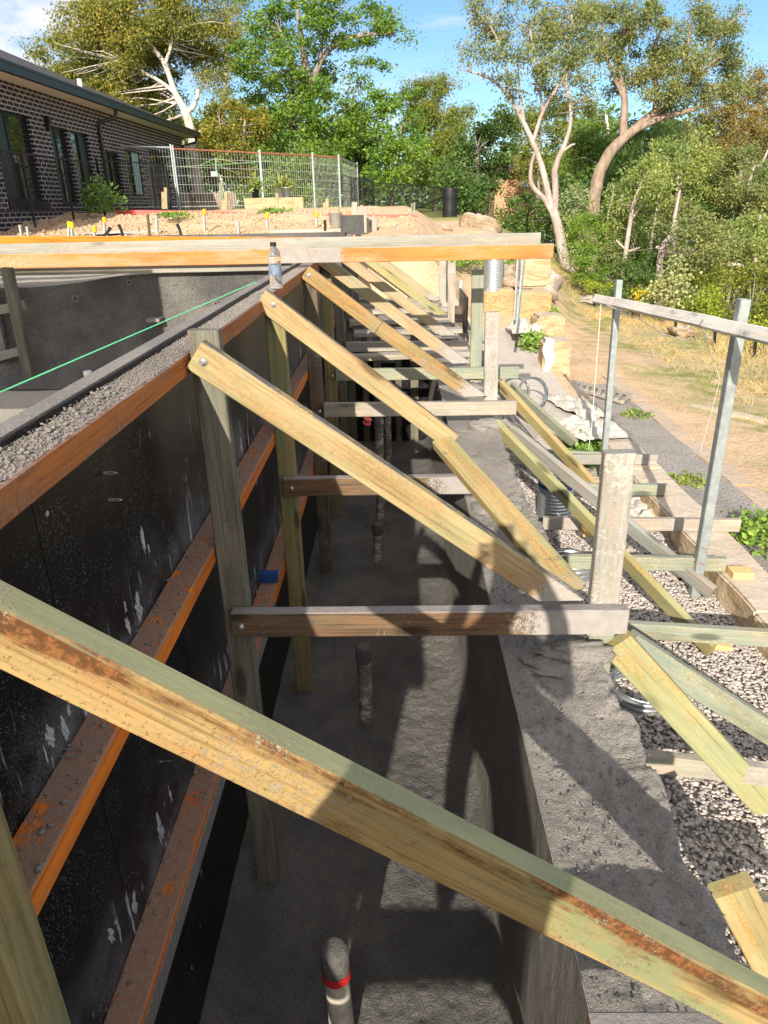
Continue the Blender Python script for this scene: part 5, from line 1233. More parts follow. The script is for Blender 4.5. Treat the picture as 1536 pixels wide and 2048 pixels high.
s = MB(); s.tube([(EX - .03, dy + .25, HZ - .02), (EX - .05, dy + .22, HZ - .18), (HX + .08, dy, HZ - .32), (HX + .055, dy, HZ - .50), (HX + .055, dy, -.3)], .05, 8); s.build('downpipe', M['gutter'], hs, (HX, dy, 1))
s = MB(); s.tube([(EX - .03, HY1 + .35, HZ - .02), (EX - .05, HY1 + .35, HZ - .18), (HX + .08, HY1 - .1, HZ - .3), (HX + .055, HY1 - .1, -.3)], .05, 8); s.build('downpipe', M['gutter'], hs, (HX, HY1, 1))
y_, z_ = yz(90, 245); s = MB(); s.box((HX + .002, y_ - .04, z_ - .16), (HX + .09, y_ + .04, z_ - .02)); s.box((HX + .02, y_ - .06, z_ - .02), (HX + .12, y_ + .06, z_ + .12)); s.build('wall_lamp', M['winframe'], hs, (HX, y_, z_))
q = at(160, 168, x=EX - 1.3); s = MB(); s.tube([(q[0], q[1], q[2] - .5), (q[0], q[1], q[2] + .12)], .07, 10); s.build('vent_pipe', M['white'], hs, q)

# second house seen through the wood
HY2 = 52.0; a0 = at(990, 385, y=HY2); a1 = at(1102, 320, y=HY2)
h2 = empty('orange_house', ((a0[0] + a1[0]) / 2, HY2, a0[2]), 'orange brick house with a brown roof half hidden by the gum trunks', 'house')
wz0, wz1 = at(1040, 400, y=HY2)[2], at(1040, 342, y=HY2)[2]
s = MB(); s.box((a0[0], HY2, wz0 - 1.5), (a1[0], HY2 + 7, wz1)); s.build('wall', M['brick2'], h2, (a0[0], HY2, wz0))
g0, g1 = at(1042, 375, y=HY2), at(1062, 345, y=HY2); s = MB(); s.box((g0[0], HY2 - .06, g0[2]), (g1[0] + .4, HY2 - .005, g1[2])); s.build('window', M['curtain'], h2, g0)
s = MB(); e0, e1 = a0[0] - .7, a1[0] + .7; zt = at(1060, 312, y=HY2 + 3.5)[2]
s.add([(e0, HY2 - .7, wz1), (e1, HY2 - .7, wz1), (e1 - 1.6, HY2 + 3.5, zt), (e0 + 1.6, HY2 + 3.5, zt), (e0, HY2 + 7.7, wz1), (e1, HY2 + 7.7, wz1)], [(0, 1, 2, 3), (3, 2, 5, 4), (1, 5, 2), (0, 3, 4), (0, 4, 5, 1)]); s.build('roof', M['roof2'], h2, (e0, HY2, wz1))
s = MB(); s.box((e0, HY2 - .82, wz1 - .12), (e1, HY2 - .702, wz1 + .06)); s.build('gutter', M['roof2'], h2, (e0, HY2, wz1))

# ------------------------------------------------------------------ trees
def smooth_line(P, Rr, n=5):
    """Catmull-Rom through the trunk points"""
    out, ro = [], []
    for i in range(len(P) - 1):
        p0, p1, p2, p3 = P[max(i - 1, 0)], P[i], P[i + 1], P[min(i + 2, len(P) - 1)]
        for k in range(n):
            t = k / n; out.append(.5 * (2 * p1 + (p2 - p0) * t + (2 * p0 - 5 * p1 + 4 * p2 - p3) * t * t + (3 * p1 - p0 - 3 * p2 + p3) * t ** 3)); ro.append(Rr[i] * (1 - t) + Rr[i + 1] * t)
    return out + [P[-1]], ro + [Rr[-1]]
def tree(name, label, Y, trunks, crowns, leaf, bark, L=.26, W=.05, droop=.2, dens=1.0, clump=.55, seed=1, cat='tree', group=None, ground=True, flat=.7, twigs=.5):
    r = np.random.default_rng(seed); lines = []; s = MB(); L, W = L * .52, W * .58
    for tr_ in trunks:
        P, Rr = [], []
        for i, q in enumerate(tr_):
            px, py, wd = q[:3]; dy = q[3] if len(q) > 3 else 0
            p = at(px, py, y=Y + dy); P.append(p); Rr.append(max(.012, wd / 2 * (Y + dy) * .93 / FPX))
        if ground and tr_ is trunks[0]:
            gz = float(hgt(P[0][0], P[0][1])) - .15
            if P[0][2] > gz + .05: P.insert(0, np.array([P[0][0], P[0][1], gz])); Rr.insert(0, Rr[0] * 1.25)
            else: P[0] = np.array([P[0][0], P[0][1], gz]); Rr[0] *= 1.25
        a, b_ = smooth_line(P, Rr); a = [q + r.normal(0, .05, 3) * k_ for q, k_ in zip(a, b_)]; s.tube(a, b_, 9); lines.append((np.array(a), np.array(b_)))
    base = lines[0][0][0] if lines else None
    allp = np.concatenate([l[0] for l in lines]) if lines else None; allr = np.concatenate([l[1] for l in lines]) if lines else None
    LV = []
    for (px, py, rx, ry, *rest) in crowns:
        dy = rest[0] if rest else 0; k = rest[1] if len(rest) > 1 else 1.0
        c = at(px, py, y=Y + dy); sc = (Y + dy) * .95 / FPX; ex, ez = rx * sc, ry * sc; ey = max(.5, .8 * min(ex, ez))
        ncl = max(4, int(5.2 * k * (ex * ez) ** .75 / clump ** 1.5))
        u = r.normal(size=(ncl, 3)); u /= np.linalg.norm(u, axis=1)[:, None]; u *= (r.random(ncl) ** .45)[:, None]
        cc = c + u * np.array([ex, ey, ez])
        nl = int(dens * k * 3.2 * math.pi * ex * ez / (L * W) / ncl) + 3
        for q in cc:
            rc = clump * r.uniform(.55, 1.15)
            o_ = r.normal(size=(nl, 3)) * np.array([rc, rc, rc * flat]) * .5
            LV.append(q + o_)
        if allp is not None:
            for q in cc[r.random(ncl) < twigs]:
                w_ = np.linalg.norm(allp - q, axis=1) + np.maximum(0, allp[:, 2] - q[2]) * 1.5; j = int(np.argmin(w_)); a0 = allp[j]
                mid = (a0 + q) / 2 + r.normal(0, .12, 3) * np.linalg.norm(q - a0) + np.array([0, 0, -.05]); r0 = min(allr[j] * .55, .010 + .008 * np.linalg.norm(q - a0))
                pts, rr = smooth_line([a0, mid, q], [r0, r0 * .6, .006], 3); s.tube(pts, rr, 5, False)
    C_ = np.concatenate(LV)
    if base is None: base = np.array([C_[:, 0].mean(), C_[:, 1].mean(), float(hgt(C_[:, 0].mean(), C_[:, 1].mean()))])
    root = empty(name, base, label, cat, group)
    v, f = leaves_np(C_, L, W, droop, r)
    np_mesh('crown' if cat == 'tree' else 'foliage', v, f, M[leaf], root)
    if s.v: s.build('trunk' if cat == 'tree' else 'stem', M[bark], root, base, True)
    return root
TG = 'trees behind the site'; WG = 'trees of the wood on the slope'; BG = 'bushes at the foot of the wood'
tree('gum_tree', 'big olive and bronze gum with a white trunk beyond the house end', 30,
     [[(391, 335, 22), (386, 280, 19), (372, 228, 16), (350, 185, 11), (330, 130, 9), (300, 90, 8), (240, 30, 5)], [(372, 228, 11), (392, 205, 8), (396, 178, 7)], [(350, 185, 9), (312, 158, 6), (240, 120, 4)], [(330, 130, 7), (345, 70, 5), (330, 10, 3)], [(386, 280, 9), (402, 262, 8)]],
     [(170, 110, 85, 65, 1), (255, 60, 95, 75), (350, 75, 80, 70, 2), (130, 180, 60, 60, 2), (240, 175, 80, 55, 1), (310, 175, 45, 45, 2), (215, 25, 80, 45), (410, 90, 50, 70, 2), (330, 10, 80, 40), (160, 45, 45, 40, 0, .5), (105, 130, 35, 35, 1, .7), (420, 30, 50, 40, 1, .7), (180, 190, 60, 45, 4), (290, 130, 60, 50, 3), (250, 220, 60, 40, 4), (330, 230, 45, 40, 4)],
     'leaf_olive', 'bark_pale', .24, .042, .7, 1.0, .6, 11, group=TG)
tree('gum_tree', 'thin see through gum rising between the olive gum and the bright tree', 44,
     [[(440, 330, 10), (445, 240, 8), (452, 140, 7), (458, 40, 5)]], [(455, 60, 40, 70, 0, .7), (450, 150, 35, 50, 0, .6), (470, 10, 45, 35, 0, .7), (425, 190, 35, 40, 0, .7)], 'leaf_gum', 'bark_pale', .24, .04, .8, .5, .6, 12, group=TG)
tree('broadleaf_tree', 'tall bright green tree with one long limb reaching right', 36,
     [[(620, 330, 24), (622, 270, 22), (618, 205, 19), (614, 150, 15), (600, 60, 9), (595, 5, 5)], [(617, 195, 14), (640, 125, 11), (672, 88, 9), (725, 70, 7), (790, 68, 4)], [(614, 170, 11), (585, 130, 8), (560, 60, 5)], [(600, 330, 14), (588, 255, 10), (583, 180, 8), (580, 90, 5)], [(640, 125, 7), (650, 60, 5), (690, 10, 3)], [(622, 290, 8), (660, 240, 6), (700, 210, 4)]],
     [(545, 50, 70, 55, 1), (620, 30, 60, 45, -1), (690, 45, 65, 45), (505, 95, 45, 50, 1), (570, 120, 55, 50, -1), (650, 100, 40, 35, 1), (615, 150, 60, 40, 2), (560, 190, 60, 45), (500, 150, 40, 45, 2), (640, 215, 70, 45, -1), (580, 240, 75, 45, -1), (680, 265, 60, 45), (560, 295, 70, 40, -1), (650, 305, 60, 35, -1), (745, 25, 45, 35), (775, 62, 38, 16, 0, .8), (808, 78, 16, 14, 0, .8), (735, 135, 35, 25, 0, .7), (720, 165, 30, 25, 0, .6), (520, 225, 40, 40, 1), (700, 215, 35, 30, 1)],
     'leaf_bright', 'bark_grey', .30, .062, .15, .72, .62, 13, group=TG, flat=.45)
tree('hedge_tree', 'orange tinged green hedge tree left of the bright tree', 31, [[(430, 400, 8), (432, 330, 6), (440, 250, 5)], [(480, 400, 7), (485, 320, 5), (490, 240, 4)]],
     [(432, 240, 42, 45, 1), (480, 220, 45, 40, 1), (440, 290, 55, 45, -1), (505, 280, 50, 50, 1), (428, 335, 34, 40, 1), (480, 345, 55, 40)], 'leaf_orange', 'bark_grey', .20, .06, .1, .95, .5, 14, group=TG)
tree('hedge_tree', 'lower green hedge tree behind the mesh fence', 30, [[(560, 410, 8), (565, 350, 6)], [(600, 410, 7), (598, 350, 5)]],
     [(520, 345, 45, 45, 1), (575, 350, 50, 45), (620, 360, 45, 40, 1), (545, 385, 60, 25, -1), (610, 390, 50, 22, -1), (665, 345, 40, 40, 1)], 'leaf_mid', 'bark_grey', .20, .06, .1, .95, .5, 15, group=TG)
tree('dark_tree', 'dark tree filling the gap right of the bright tree', 40, [[(700, 400, 9), (705, 300, 7)]], [(700, 290, 45, 60), (730, 240, 35, 45, 1), (690, 350, 50, 45), (640, 320, 50, 60, 3), (720, 330, 35, 40)], 'leaf_dark', 'bark_grey', .26, .07, .2, .9, .6, 16, group=TG)
tree('broadleaf_tree', 'small yellow green tree with pale stems by the lawn', 31, [[(783, 420, 9), (784, 380, 8), (795, 330, 7), (803, 250, 4)], [(784, 380, 6), (770, 320, 5), (765, 240, 3)]],
     [(760, 225, 38, 35), (800, 205, 35, 28), (770, 280, 42, 38, -1), (825, 255, 32, 35, 1), (775, 335, 40, 32, -1), (800, 300, 40, 30, -1), (778, 372, 30, 22, -1), (840, 310, 30, 30)], 'leaf_bright', 'bark_grey', .30, .07, .2, .7, .55, 17, group=TG, flat=.4)
tree('conifer', 'rounded olive casuarina right of the yellow green tree', 38, [[(870, 420, 12), (872, 330, 10), (872, 230, 6)]],
     [(865, 215, 45, 55), (880, 270, 60, 55, -1), (830, 230, 35, 50, 1), (910, 260, 35, 55), (860, 330, 60, 45, -1), (850, 180, 35, 25), (893, 172, 25, 22), (905, 320, 40, 40)], 'leaf_bush', 'bark_grey', .24, .035, .75, .85, .5, 18, group=TG)
tree('dark_tree', 'dense dark green tree before the orange house', 30, [[(950, 430, 14), (952, 380, 12), (955, 300, 7)]],
     [(930, 320, 45, 45), (985, 310, 45, 50, 1), (950, 375, 62, 38, -1.5), (905, 360, 35, 45, -1), (960, 265, 45, 35, 1), (1000, 250, 35, 35, 2), (925, 405, 45, 22, -1)], 'leaf_dark', 'bark_grey', .20, .085, .1, 1.0, .5, 19, group=TG)
tree('gum_tree', 'pink barked forked gum rising beside the sandstone stack', 25,
     [[(1136, 578, 25), (1127, 510, 21), (1117, 460, 18), (1108, 425, 17)], [(1108, 428, 14), (1098, 395, 13), (1088, 350, 12), (1076, 310, 11), (1066, 285, 10), (1050, 250, 9), (1022, 200, 7), (985, 160, 5), (935, 142, 3)], [(1109, 428, 14), (1111, 385, 13), (1110, 340, 12), (1122, 305, 10), (1135, 275, 8), (1142, 225, 7), (1130, 150, 6), (1145, 70, 4), (1140, 10, 3)], [(1107, 430, 11), (1088, 398, 10), (1064, 370, 9), (1062, 335, 7), (1072, 295, 5)], [(1066, 285, 8), (1085, 225, 7), (1112, 178, 6), (1140, 140, 5), (1175, 90, 3)], [(1022, 200, 5), (1012, 130, 4), (985, 60, 3), (950, 20, 2)], [(1085, 225, 5), (1075, 150, 4), (1060, 60, 3)], [(1122, 305, 6), (1140, 292, 5), (1150, 288, 3)], [(1050, 250, 5), (1040, 190, 4), (1035, 120, 3)]],
     [(960, 25, 32, 22), (985, 62, 40, 22, 1), (950, 95, 28, 18, 0, .7), (1000, 105, 38, 20, -1), (1050, 25, 55, 28, 1), (1080, 80, 48, 28), (1065, 135, 42, 25, -1), (1130, 50, 50, 35, 1), (1110, 115, 45, 25), (1155, 110, 40, 28), (1100, 170, 42, 20, 1, .8), (1150, 165, 38, 20, -1, .8), (1045, 190, 26, 18, 0, .6), (1175, 40, 40, 30), (1010, 150, 30, 16, 0, .5), (1105, 215, 35, 18, 1, .7), (1165, 215, 40, 20, 2, .7), (930, 130, 22, 20, 0, .25)],
     'leaf_gum', 'bark_pink', .20, .036, .75, .78, .42, 21, group=WG, twigs=.9)
tree('gum_tree', 'thick brown barked gum leaning far to the right', 32,
     [[(1186, 430, 27), (1190, 380, 25), (1203, 335, 23), (1225, 300, 21), (1247, 277, 19), (1290, 240, 15), (1330, 210, 13), (1385, 165, 8), (1440, 110, 5)], [(1247, 278, 18), (1247, 240, 15), (1249, 200, 12), (1238, 130, 9), (1250, 60, 6), (1270, 5, 4)], [(1265, 262, 16), (1310, 240, 13), (1360, 226, 11), (1410, 212, 6)], [(1310, 225, 12), (1313, 180, 9), (1305, 110, 7), (1330, 40, 4)], [(1249, 200, 8), (1215, 120, 6), (1205, 50, 4)], [(1385, 165, 6), (1430, 80, 5), (1490, 20, 3)], [(1330, 210, 7), (1365, 140, 6), (1380, 60, 4)]],
     [(1215, 30, 50, 30), (1260, 85, 42, 28, 1), (1300, 25, 55, 30, -1), (1345, 85, 50, 32), (1395, 35, 50, 32, 1), (1310, 130, 48, 28), (1380, 130, 52, 32, -1), (1440, 85, 42, 38), (1455, 140, 45, 35, 1), (1270, 160, 38, 24), (1350, 180, 50, 25, -1), (1415, 180, 50, 28), (1225, 110, 32, 30), (1470, 185, 30, 22), (1240, 165, 30, 20, 1, .7), (1330, 215, 45, 20, 1, .8), (1460, 40, 35, 22, 1, .6), (1200, 90, 30, 26, 0, .7)],
     'leaf_gum', 'bark_brown', .22, .042, .65, .92, .5, 22, group=WG, twigs=.9)
tree('gum_tree', 'bronze gum at the right edge behind the young gums', 44, [[(1475, 420, 10), (1478, 300, 8), (1470, 200, 5)], [(1478, 300, 6), (1510, 240, 4)]],
     [(1460, 210, 45, 40), (1505, 180, 35, 35, 1), (1425, 255, 50, 35, 1), (1490, 265, 50, 40, -1), (1530, 230, 35, 45), (1400, 290, 50, 30), (1530, 300, 40, 35), (1525, 150, 25, 25, 0, .7)], 'leaf_brown', 'bark_pale', .28, .055, .5, .8, .6, 23, group=WG)
tree('gum_tree', 'gum behind the thick leaning trunk', 40, [[(1215, 420, 9), (1218, 300, 7), (1212, 230, 5)]], [(1200, 270, 50, 38), (1160, 300, 45, 40, 1), (1225, 320, 45, 38), (1180, 240, 35, 28, 1), (1150, 350, 45, 40), (1210, 370, 45, 38)], 'leaf_mid', 'bark_pale', .26, .055, .5, .8, .6, 24, group=WG)
tree('gum_tree', 'back gum between the two big gums', 48, [[(1075, 420, 8), (1080, 260, 6)]], [(1080, 240, 50, 40), (1115, 290, 50, 40), (1050, 300, 35, 45), (1125, 240, 40, 35), (1085, 330, 45, 30), (1030, 260, 30, 30)], 'leaf_bush', 'bark_grey', .30, .065, .4, .7, .65, 25, group=WG)
# palm with hanging fronds
def palm(px, py, Y, lab, n=26, Lf=3.0, leaf='leaf_dark'):
    r = np.random.default_rng(44); c = at(px, py, y=Y); gz = float(hgt(c[0], c[1])); root = empty('palm_tree', (c[0], c[1], gz), lab, 'tree', WG)
    s = MB(); s.tube([(c[0], c[1], gz - .2), (c[0] + .1, c[1], (gz + c[2]) / 2), tuple(c)], [.16, .14, .12], 9); s.build('trunk', M['bark_grey'], root, (c[0], c[1], gz))
    V, F = [], []; k = 0
    for i in range(n):
        a = i * 2.4; up = r.uniform(-.1, 1.0); d = np.array([math.cos(a), math.sin(a), 0])
        pts = [c + d * Lf * u * (1 - .25 * u) + np.array([0, 0, up * Lf * u * .8 - Lf * 1.15 * u ** 2.2]) for u in np.linspace(0, 1, 22)]
        side = np.array([-d[1], d[0], 0])
        for j in range(2, 22):
            for sg in (-1, 1):
                t0 = pts[j]; e_ = t0 + side * sg * .30 + np.array([0, 0, -.42]) + d * .12; wv = (pts[j] - pts[j - 1]) * .30
                V += [t0 - wv, t0 + wv, e_]; F.append((k, k + 1, k + 2)); k += 3
        for j in range(1, 22):
            V += [pts[j - 1] - side * .02, pts[j - 1] + side * .02, pts[j]]; F.append((k, k + 1, k + 2)); k += 3
    np_mesh('fronds', np.array(V), np.array(F), M[leaf], root)
palm(1296, 262, 37, 'dark palm with hanging fronds behind the leaning trunk')
palm(1375, 285, 36, 'lighter palm top showing behind the young gums', 18, 2.0, 'leaf_gum')
# spiky plant by the house end
def yucca(px, py, Y, lab):
    r = np.random.default_rng(45); c = at(px, py, y=Y); gz = float(hgt(c[0], c[1])); root = empty('yucca', (c[0], c[1], gz), lab, 'plant'); V, F = [], []; k = 0
    s = MB(); heads = [c, c + np.array([.5, 0, -.7]), c + np.array([-.6, .2, -.6]), c + np.array([.2, .3, -1.5]), c + np.array([1.0, .2, -1.6])]
    for h_ in heads:
        s.tube([(c[0], c[1], gz), tuple(h_)], [.10, .06], 7)
        for i in range(60):
            d = r.normal(size=3); d[2] = abs(d[2]) * .8 - .15; d /= np.linalg.norm(d); q = np.cross(d, (0, 0, 1)); q /= np.linalg.norm(q) + 1e-6; l_ = r.uniform(.6, 1.0)
            e_ = h_ + d * l_ + np.array([0, 0, -.18 * l_]); m_ = h_ + d * l_ * .5; V += [h_ - q * .02, m_ - q * .045, e_, m_ + q * .045]; F.append((k, k + 1, k + 2, k + 3)); k += 4
    np_mesh('leaves', np.array(V), np.array(F), M['leaf_young'], root); s.build('stem', M['bark_grey'], root, (c[0], c[1], gz))
yucca(338, 218, 31, 'spiky yucca beside the white gum trunk at the house end')
# young gums and bushes on the slope
tree('young_gum', 'slender pale stemmed young gum right behind the thinner post', 20, [[(1240, 600, 11), (1248, 530, 10), (1258, 460, 9), (1264, 420, 8), (1275, 385, 6), (1292, 350, 4)], [(1252, 500, 5), (1232, 480, 3)], [(1250, 505, 5), (1280, 495, 3)], [(1262, 440, 5), (1285, 410, 3)]],
     [(1285, 345, 45, 32), (1260, 385, 35, 24, 1), (1310, 375, 40, 28, -1), (1235, 420, 35, 28, 1), (1300, 420, 35, 25, 0, .8), (1225, 470, 35, 30, 1), (1290, 470, 35, 25, 1, .7)], 'leaf_young', 'bark_pink', .15, .032, .55, .85, .38, 31, group=WG)
tree('young_gum', 'tallest of the pale green young gums, with rounded top', 24, [[(1345, 560, 9), (1350, 450, 7), (1358, 330, 4)]], [(1345, 305, 45, 32), (1390, 300, 45, 35, 1), (1325, 345, 45, 30, -1), (1380, 350, 50, 35), (1340, 400, 45, 35, 1), (1400, 395, 45, 35)], 'leaf_young', 'bark_pink', .18, .04, .55, .95, .42, 32, group=WG)
tree('young_gum', 'bluish young gum at the right with a domed top', 23, [[(1478, 560, 9), (1480, 450, 7), (1482, 340, 4)]], [(1478, 325, 40, 35), (1500, 370, 42, 40, -1), (1450, 370, 40, 35, 1), (1480, 420, 50, 40), (1440, 425, 40, 35, 1), (1525, 420, 35, 45, -1)], 'leaf_gum', 'bark_pink', .18, .042, .55, 1.0, .42, 33, group=WG)
tree('young_gum', 'grey green young gum with a bent brown trunk', 18.5, [[(1318, 550, 15), (1320, 520, 13), (1328, 490, 11), (1346, 462, 9), (1350, 430, 7), (1360, 380, 4)], [(1325, 500, 8), (1312, 494, 6)]], [(1355, 420, 40, 28, 1), (1385, 455, 48, 30, -1), (1430, 470, 42, 30), (1330, 445, 28, 26, 1), (1400, 500, 48, 26, -1), (1455, 505, 40, 26)], 'leaf_gum', 'bark_pink', .14, .04, .45, 1.0, .36, 34, group=WG)
tree('young_gum', 'leafy young gum filling the right edge', 20, [[(1510, 600, 9), (1512, 500, 7), (1520, 430, 4)]], [(1515, 455, 45, 35), (1500, 505, 45, 30, -1), (1545, 500, 35, 40), (1470, 470, 35, 30, 1)], 'leaf_young', 'bark_pink', .15, .036, .5, 1.0, .38, 35, group=WG)
tree('bush', 'bright yellow green bush right of the pink barked gum', 21, [[(1165, 575, 6), (1168, 520, 4)], [(1195, 580, 5), (1198, 500, 3)]], [(1170, 470, 30, 32), (1200, 440, 32, 35, 1), (1160, 520, 28, 28, -1), (1205, 500, 34, 34), (1180, 545, 30, 20, -1)], 'leaf_bright', 'bark_grey', .12, .028, .2, 1.1, .32, 36, cat='bush', group=BG)
tree('bush', 'low lime coloured shrub at the foot of the bright bush', 19.5, [[(1195, 585, 4), (1195, 570, 3)]], [(1190, 565, 24, 14), (1205, 575, 25, 12, -.5)], 'leaf_lime', 'bark_grey', .10, .03, .1, 1.1, .25, 37, cat='bush', group=BG)
tree('bush', 'small golden leaved shrub behind the long grey bar', 16.5, [[(1283, 620, 4), (1284, 595, 3)]], [(1285, 590, 14, 16), (1275, 603, 14, 10)], 'leaf_gold', 'bark_grey', .10, .045, .1, .9, .2, 38, cat='bush', group=BG)
tree('bush', 'dark wattle bush left of the pale banksia', 18.5, [[(1270, 620, 6), (1272, 560, 4)]], [(1265, 545, 40, 32), (1290, 580, 34, 34, -.5), (1245, 585, 30, 30), (1300, 530, 30, 28, 1)], 'leaf_dark', 'bark_grey', .12, .028, .3, 1.1, .34, 39, cat='bush', group=BG)
tree('bush', 'pale silver green banksia on a thin trunk', 15.8, [[(1327, 650, 10), (1330, 610, 6), (1338, 560, 4)]], [(1345, 545, 26, 28), (1330, 590, 32, 26, -.3), (1360, 585, 28, 30, .3), (1318, 570, 22, 20)], 'leaf_pale', 'bark_grey', .13, .05, 0, .7, .26, 40, cat='bush', group=BG)
tree('bush', 'broad olive wattle bush behind the long grey bar', 17, [[(1400, 660, 8), (1402, 600, 5)]], [(1400, 560, 45, 32, 1), (1385, 610, 42, 38), (1430, 600, 45, 40, -.5), (1410, 650, 40, 25, -.5), (1365, 640, 30, 24, .3), (1440, 545, 40, 30, 1)], 'leaf_bush', 'bark_grey', .12, .026, .35, 1.15, .36, 41, cat='bush', group=BG)
tree('bush', 'yellowish wattle bush in the middle of the olive ones', 15.6, [[(1412, 665, 5), (1412, 630, 4)]], [(1410, 612, 26, 24), (1398, 640, 26, 20, -.3), (1430, 590, 18, 14, .3)], 'leaf_lime', 'bark_grey', .10, .024, .3, .9, .28, 42, cat='bush', group=BG)
tree('bush', 'tall brownish wattle bush at the right edge', 14.8, [[(1500, 690, 8), (1502, 620, 5)]], [(1500, 565, 45, 40, 1), (1520, 620, 45, 45), (1478, 625, 40, 45, .5), (1505, 670, 45, 24, -.3), (1465, 665, 28, 24, .5), (1540, 560, 35, 45, .5)], 'leaf_bush', 'bark_grey', .12, .026, .35, 1.1, .36, 43, cat='bush', group=BG)
tree('bush', 'fern like lime bush at the foot of the brownish wattle', 12.6, [[(1528, 700, 4), (1528, 685, 3)]], [(1530, 668, 18, 16), (1508, 690, 16, 10)], 'leaf_lime', 'bark_grey', .14, .03, -.2, .8, .25, 44, cat='bush', group=BG)
tree('bush', 'dark understorey bush left of the pink barked gum', 29, [[(1040, 470, 6), (1042, 420, 4)]], [(1035, 420, 40, 35), (1070, 450, 40, 35, 1), (1010, 445, 35, 28, -.5), (1090, 430, 35, 30, 1), (1050, 480, 45, 24, -.5)], 'leaf_dark', 'bark_grey', .17, .055, .2, 1.0, .42, 45, cat='bush', group=BG)
tree('bush', 'pale leaved banksia between the two big trunks', 27, [[(1150, 470, 6), (1152, 420, 4)]], [(1150, 400, 32, 30), (1135, 440, 30, 32), (1165, 440, 30, 34, .5), (1150, 480, 34, 26)], 'leaf_pale', 'bark_grey', .17, .06, 0, .7, .36, 46, cat='bush', group=BG)
tree('bush', 'small bright bush beside the boulder and the grey post', 21, [[(975, 480, 4), (976, 465, 3)]], [(978, 462, 22, 16), (965, 472, 18, 12)], 'leaf_lime', 'bark_grey', .12, .04, .1, 1.0, .25, 47, cat='bush', group=BG)
tree('bush', 'grey green bush between the young gums low down', 19.5, [[(1445, 570, 5), (1446, 540, 4)]], [(1440, 540, 48, 28), (1380, 530, 45, 28, .5), (1495, 545, 45, 26, .5), (1330, 500, 30, 30, 1), (1220, 530, 32, 36, 1)], 'leaf_gum', 'bark_grey', .14, .036, .4, 1.05, .36, 48, cat='bush', group=BG)
# slim bare stems and a fallen log in the wood
for k, (pts, lab) in enumerate(((((1228, 470, 9), (1236, 420, 8), (1248, 385, 5)), 'grey dead stub trunk left of the slender gum'), (((1305, 470, 6), (1312, 430, 5), (1316, 395, 3)), 'thin pale stem between young gums'), (((1215, 440, 5), (1224, 400, 4), (1228, 370, 3)), 'short bare stem right of the leaning trunk'), (((1500, 360, 6), (1522, 330, 5), (1536, 300, 4)), 'bare grey branch leaning at the right edge'))):
    P_ = [at(a, b_, y=23 + k) for a, b_, _ in pts]; P_.insert(0, np.array([P_[0][0] - .05, P_[0][1], float(hgt(P_[0][0], P_[0][1])) - .1])); rr = [w_ / 2 * 23 / FPX for _, _, w_ in pts]; s = MB(); a, b_ = smooth_line(P_, [rr[0] * 1.2] + rr); s.tube(a, b_, 7)
    tag(s.build('bare_stem', M['bark_pink'], None, P_[0], True), lab, 'tree stem', 'bare stems in the wood')
P_ = [at(1405, 538, y=19), at(1440, 531, y=18.9), at(1470, 529, y=19), at(1486, 533, y=19.1)]; s = MB(); a, b_ = smooth_line(P_, [.05, .06, .05, .04]); s.tube(a, b_, 8); s.tube([P_[1], at(1458, 514, y=18.7)], [.035, .02], 7); tag(s.build('fallen_log', M['bark_pink'], None, P_[0], True), 'pale fallen log lying across the bushes', 'log')
# far wood closing the view
r = np.random.default_rng(77); C_ = []
for k in range(560):
    px = r.uniform(-150, 1750); Y = r.uniform(55, 80); top = 285 - 45 * math.sin(px / 260.0) - (60 if px > 1150 else 0) + (40 if 860 < px < 1050 else 0)
    py = r.uniform(top, 440); p = at(px, py, y=Y)
    if 985 < px < 1110 and 300 < py < 400 and Y < 62: continue
    C_.append(p + r.normal(size=(110, 3)) * np.array([1.3, 1.3, 1.0]))
v, f = leaves_np(np.concatenate(C_), .55, .14, .3, r)
tag(np_mesh('far_wood', v, f, M['leaf_dark']), 'dark mass of trees closing the view behind everything', 'wood', kind='stuff')
C_ = []
for k in range(260):   # undergrowth of the gully on the right
    px = r.uniform(1110, 1720); Y = r.uniform(33, 43); py = r.uniform(360, 560); p = at(px, py, y=Y)
    if p[2] < float(hgt(p[0], p[1])): continue
    C_.append(p + r.normal(size=(150, 3)) * np.array([.6, .6, .5]))
v, f = leaves_np(np.concatenate(C_), .24, .065, .3, r)
tag(np_mesh('undergrowth', v, f, M['leaf_dark']), 'shaded undergrowth deep in the wood on the slope', 'undergrowth', kind='stuff')
# black star pickets along the foot of the wood
for k, (px, pb, pt, Y) in enumerate(((1190, 606, 590, 18.5), (1265, 640, 600, 16.5), (1350, 680, 650, 14.5), (1428, 712, 672, 13.2), (1508, 724, 690, 12.2))):
    a = at(px, pb, y=Y); a[2] = min(a[2], float(hgt(a[0], a[1]))); b_ = at(px, pt, y=Y)
    picket(a, b_ + np.array([0, 0, .15]), .03, 'blackmetal', ['black picket by the lime shrub', 'black picket by the golden shrub', 'black picket before the olive bushes', 'black picket left of the thicker post top', 'black picket by the fern like bush'][k], grp='black pickets at the foot of the wood')
boulder(1368, 668, 14.2, (.26, .22, .17), 'rocktan', 'earth coloured boulder in the dry grass before the olive bushes', 150)
boulder(1180, 600, 19.0, (.3, .3, .12), 'rockgrey', 'flat grey stone in the litter below the pink barked gum', 151)
tag(block('fallen_kerb', at(1440, 828, z=-2.44) + np.array([-.55, -.09, -.05]), at(1440, 828, z=-2.44) + np.array([.55, .09, .05]), M['kerbstone'], None, 152, .012, 8, .02), 'pale stone length lying alone in the grass', 'stone')
bpy.data.objects['fallen_kerb'].rotation_euler = (0, 0, R(-52))

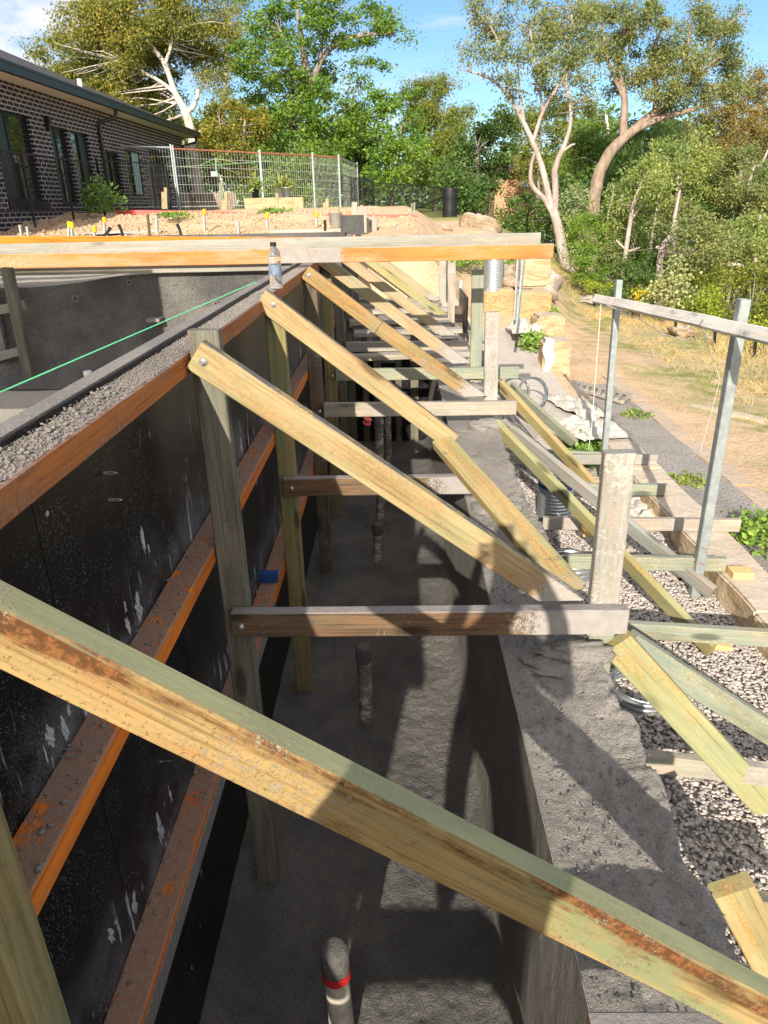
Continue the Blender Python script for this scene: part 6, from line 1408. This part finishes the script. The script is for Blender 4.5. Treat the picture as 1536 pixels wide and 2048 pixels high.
# ------------------------------------------------------------------ the photographer, standing on a plank behind the camera
tag(timber('walk_plank', (-.60, -.74, -1.372), (.95, -.74, -1.372), .038, .24, (0, 1, 0), M['board_grey']), 'grey walking plank lying across the trench behind the camera', 'plank')
pr = empty('person', (-.13, -.72, -1.353), 'person in a dark work shirt holding up a phone with both hands', 'person')
def skin_mesh(name, chains, mat, parent, sub=2):
    V, E, Rd = [], [], []
    for ch in chains:
        prev = None
        for q in ch:
            if isinstance(q, int): prev = q; continue
            V.append(q[:3]); Rd.append(q[3:]); i = len(V) - 1
            if prev is not None: E.append((prev, i))
            prev = i
    me = bpy.data.meshes.new(name); me.from_pydata(V, E, []); ob = _link(name, me, mat, parent, (0, 0, 0), False)
    md = ob.modifiers.new('skin', 'SKIN'); md.use_smooth_shade = True
    for i, rr in enumerate(Rd): me.skin_vertices[0].data[i].radius = (rr[0], rr[-1])
    me.skin_vertices[0].data[0].use_root = True
    sb = ob.modifiers.new('sub', 'SUBSURF'); sb.levels = sub; sb.render_levels = sub
    return ob
bx, by = -.13, -.70
chains = [[(bx, by + .08, -.66, .13, .10), (bx, by + .10, -.48, .125, .10), (bx, by + .15, -.32, .15, .10), (bx, by + .20, -.215, .12, .075), (bx + .03, by + .24, -.15, .052), (bx + .07, by + .27, -.09, .055), (bx + .10, by + .29, -.02, .074, .085), (bx + .11, by + .29, .06, .070, .078), (bx + .11, by + .285, .10, .035)]]
for sgn in (-1, 1):
    chains.append([0, (bx + sgn * .10, by + .05, -.74, .085), (bx + sgn * .12, by + .14, -1.02, .066), (bx + sgn * .12, by + .02, -1.29, .042), (bx + sgn * .125, by + .10, -1.335, .036), (bx + sgn * .13, by + .17, -1.338, .028)])
    chains.append([3, (bx + sgn * .19, by + .19, -.245, .058), (bx + .04 + sgn * .25, by + .32, -.38, .045), (sgn * .17, -.20, -.24, .036), (sgn * .105, -.075, -.12, .026), (sgn * .085, -.05, -.07, .024, .034)])
skin_mesh('body', chains, M['shirt'], pr)
# four fingers and a thumb of each hand, closed on the phone
for sgn in (-1, 1):
    for k in range(4):
        z = -.085 + k * .020; ln = (.8, .95, 1.0, .9)[k]
        skin_mesh('finger', [[(sgn * .083, -.055, z, .008), (sgn * .068, -.070, z + .004, .008), (sgn * .046 * (2 - ln), -.068, z + .006, .0075), (sgn * .030 * (2 - ln), -.062, z + .006, .006)]], M['skin'], pr, 1)
    skin_mesh('thumb', [[(sgn * .085, -.045, -.085, .010), (sgn * .062, -.030, -.075, .0095), (sgn * .040, -.024, -.066, .008)]], M['skin'], pr, 1)
lump('hair', (bx + .11, by + .275, .055), (.085, .095, .075), M['hose'], pr, 5, 3, .12)
fl = Vector(CM[2]) * .014
b = MB(); b.box((-.037, -.005, -.115), (.037, .005, .035)); ph = b.build('phone', M['hose'], None, (0, 0, 0))
ph.rotation_euler = (-R(23.7), 0, 0); ph.location = Vector((.0, -.040, .006)); tag(ph, 'dark mobile phone held in both hands', 'phone')

print('objects', len(bpy.data.objects))
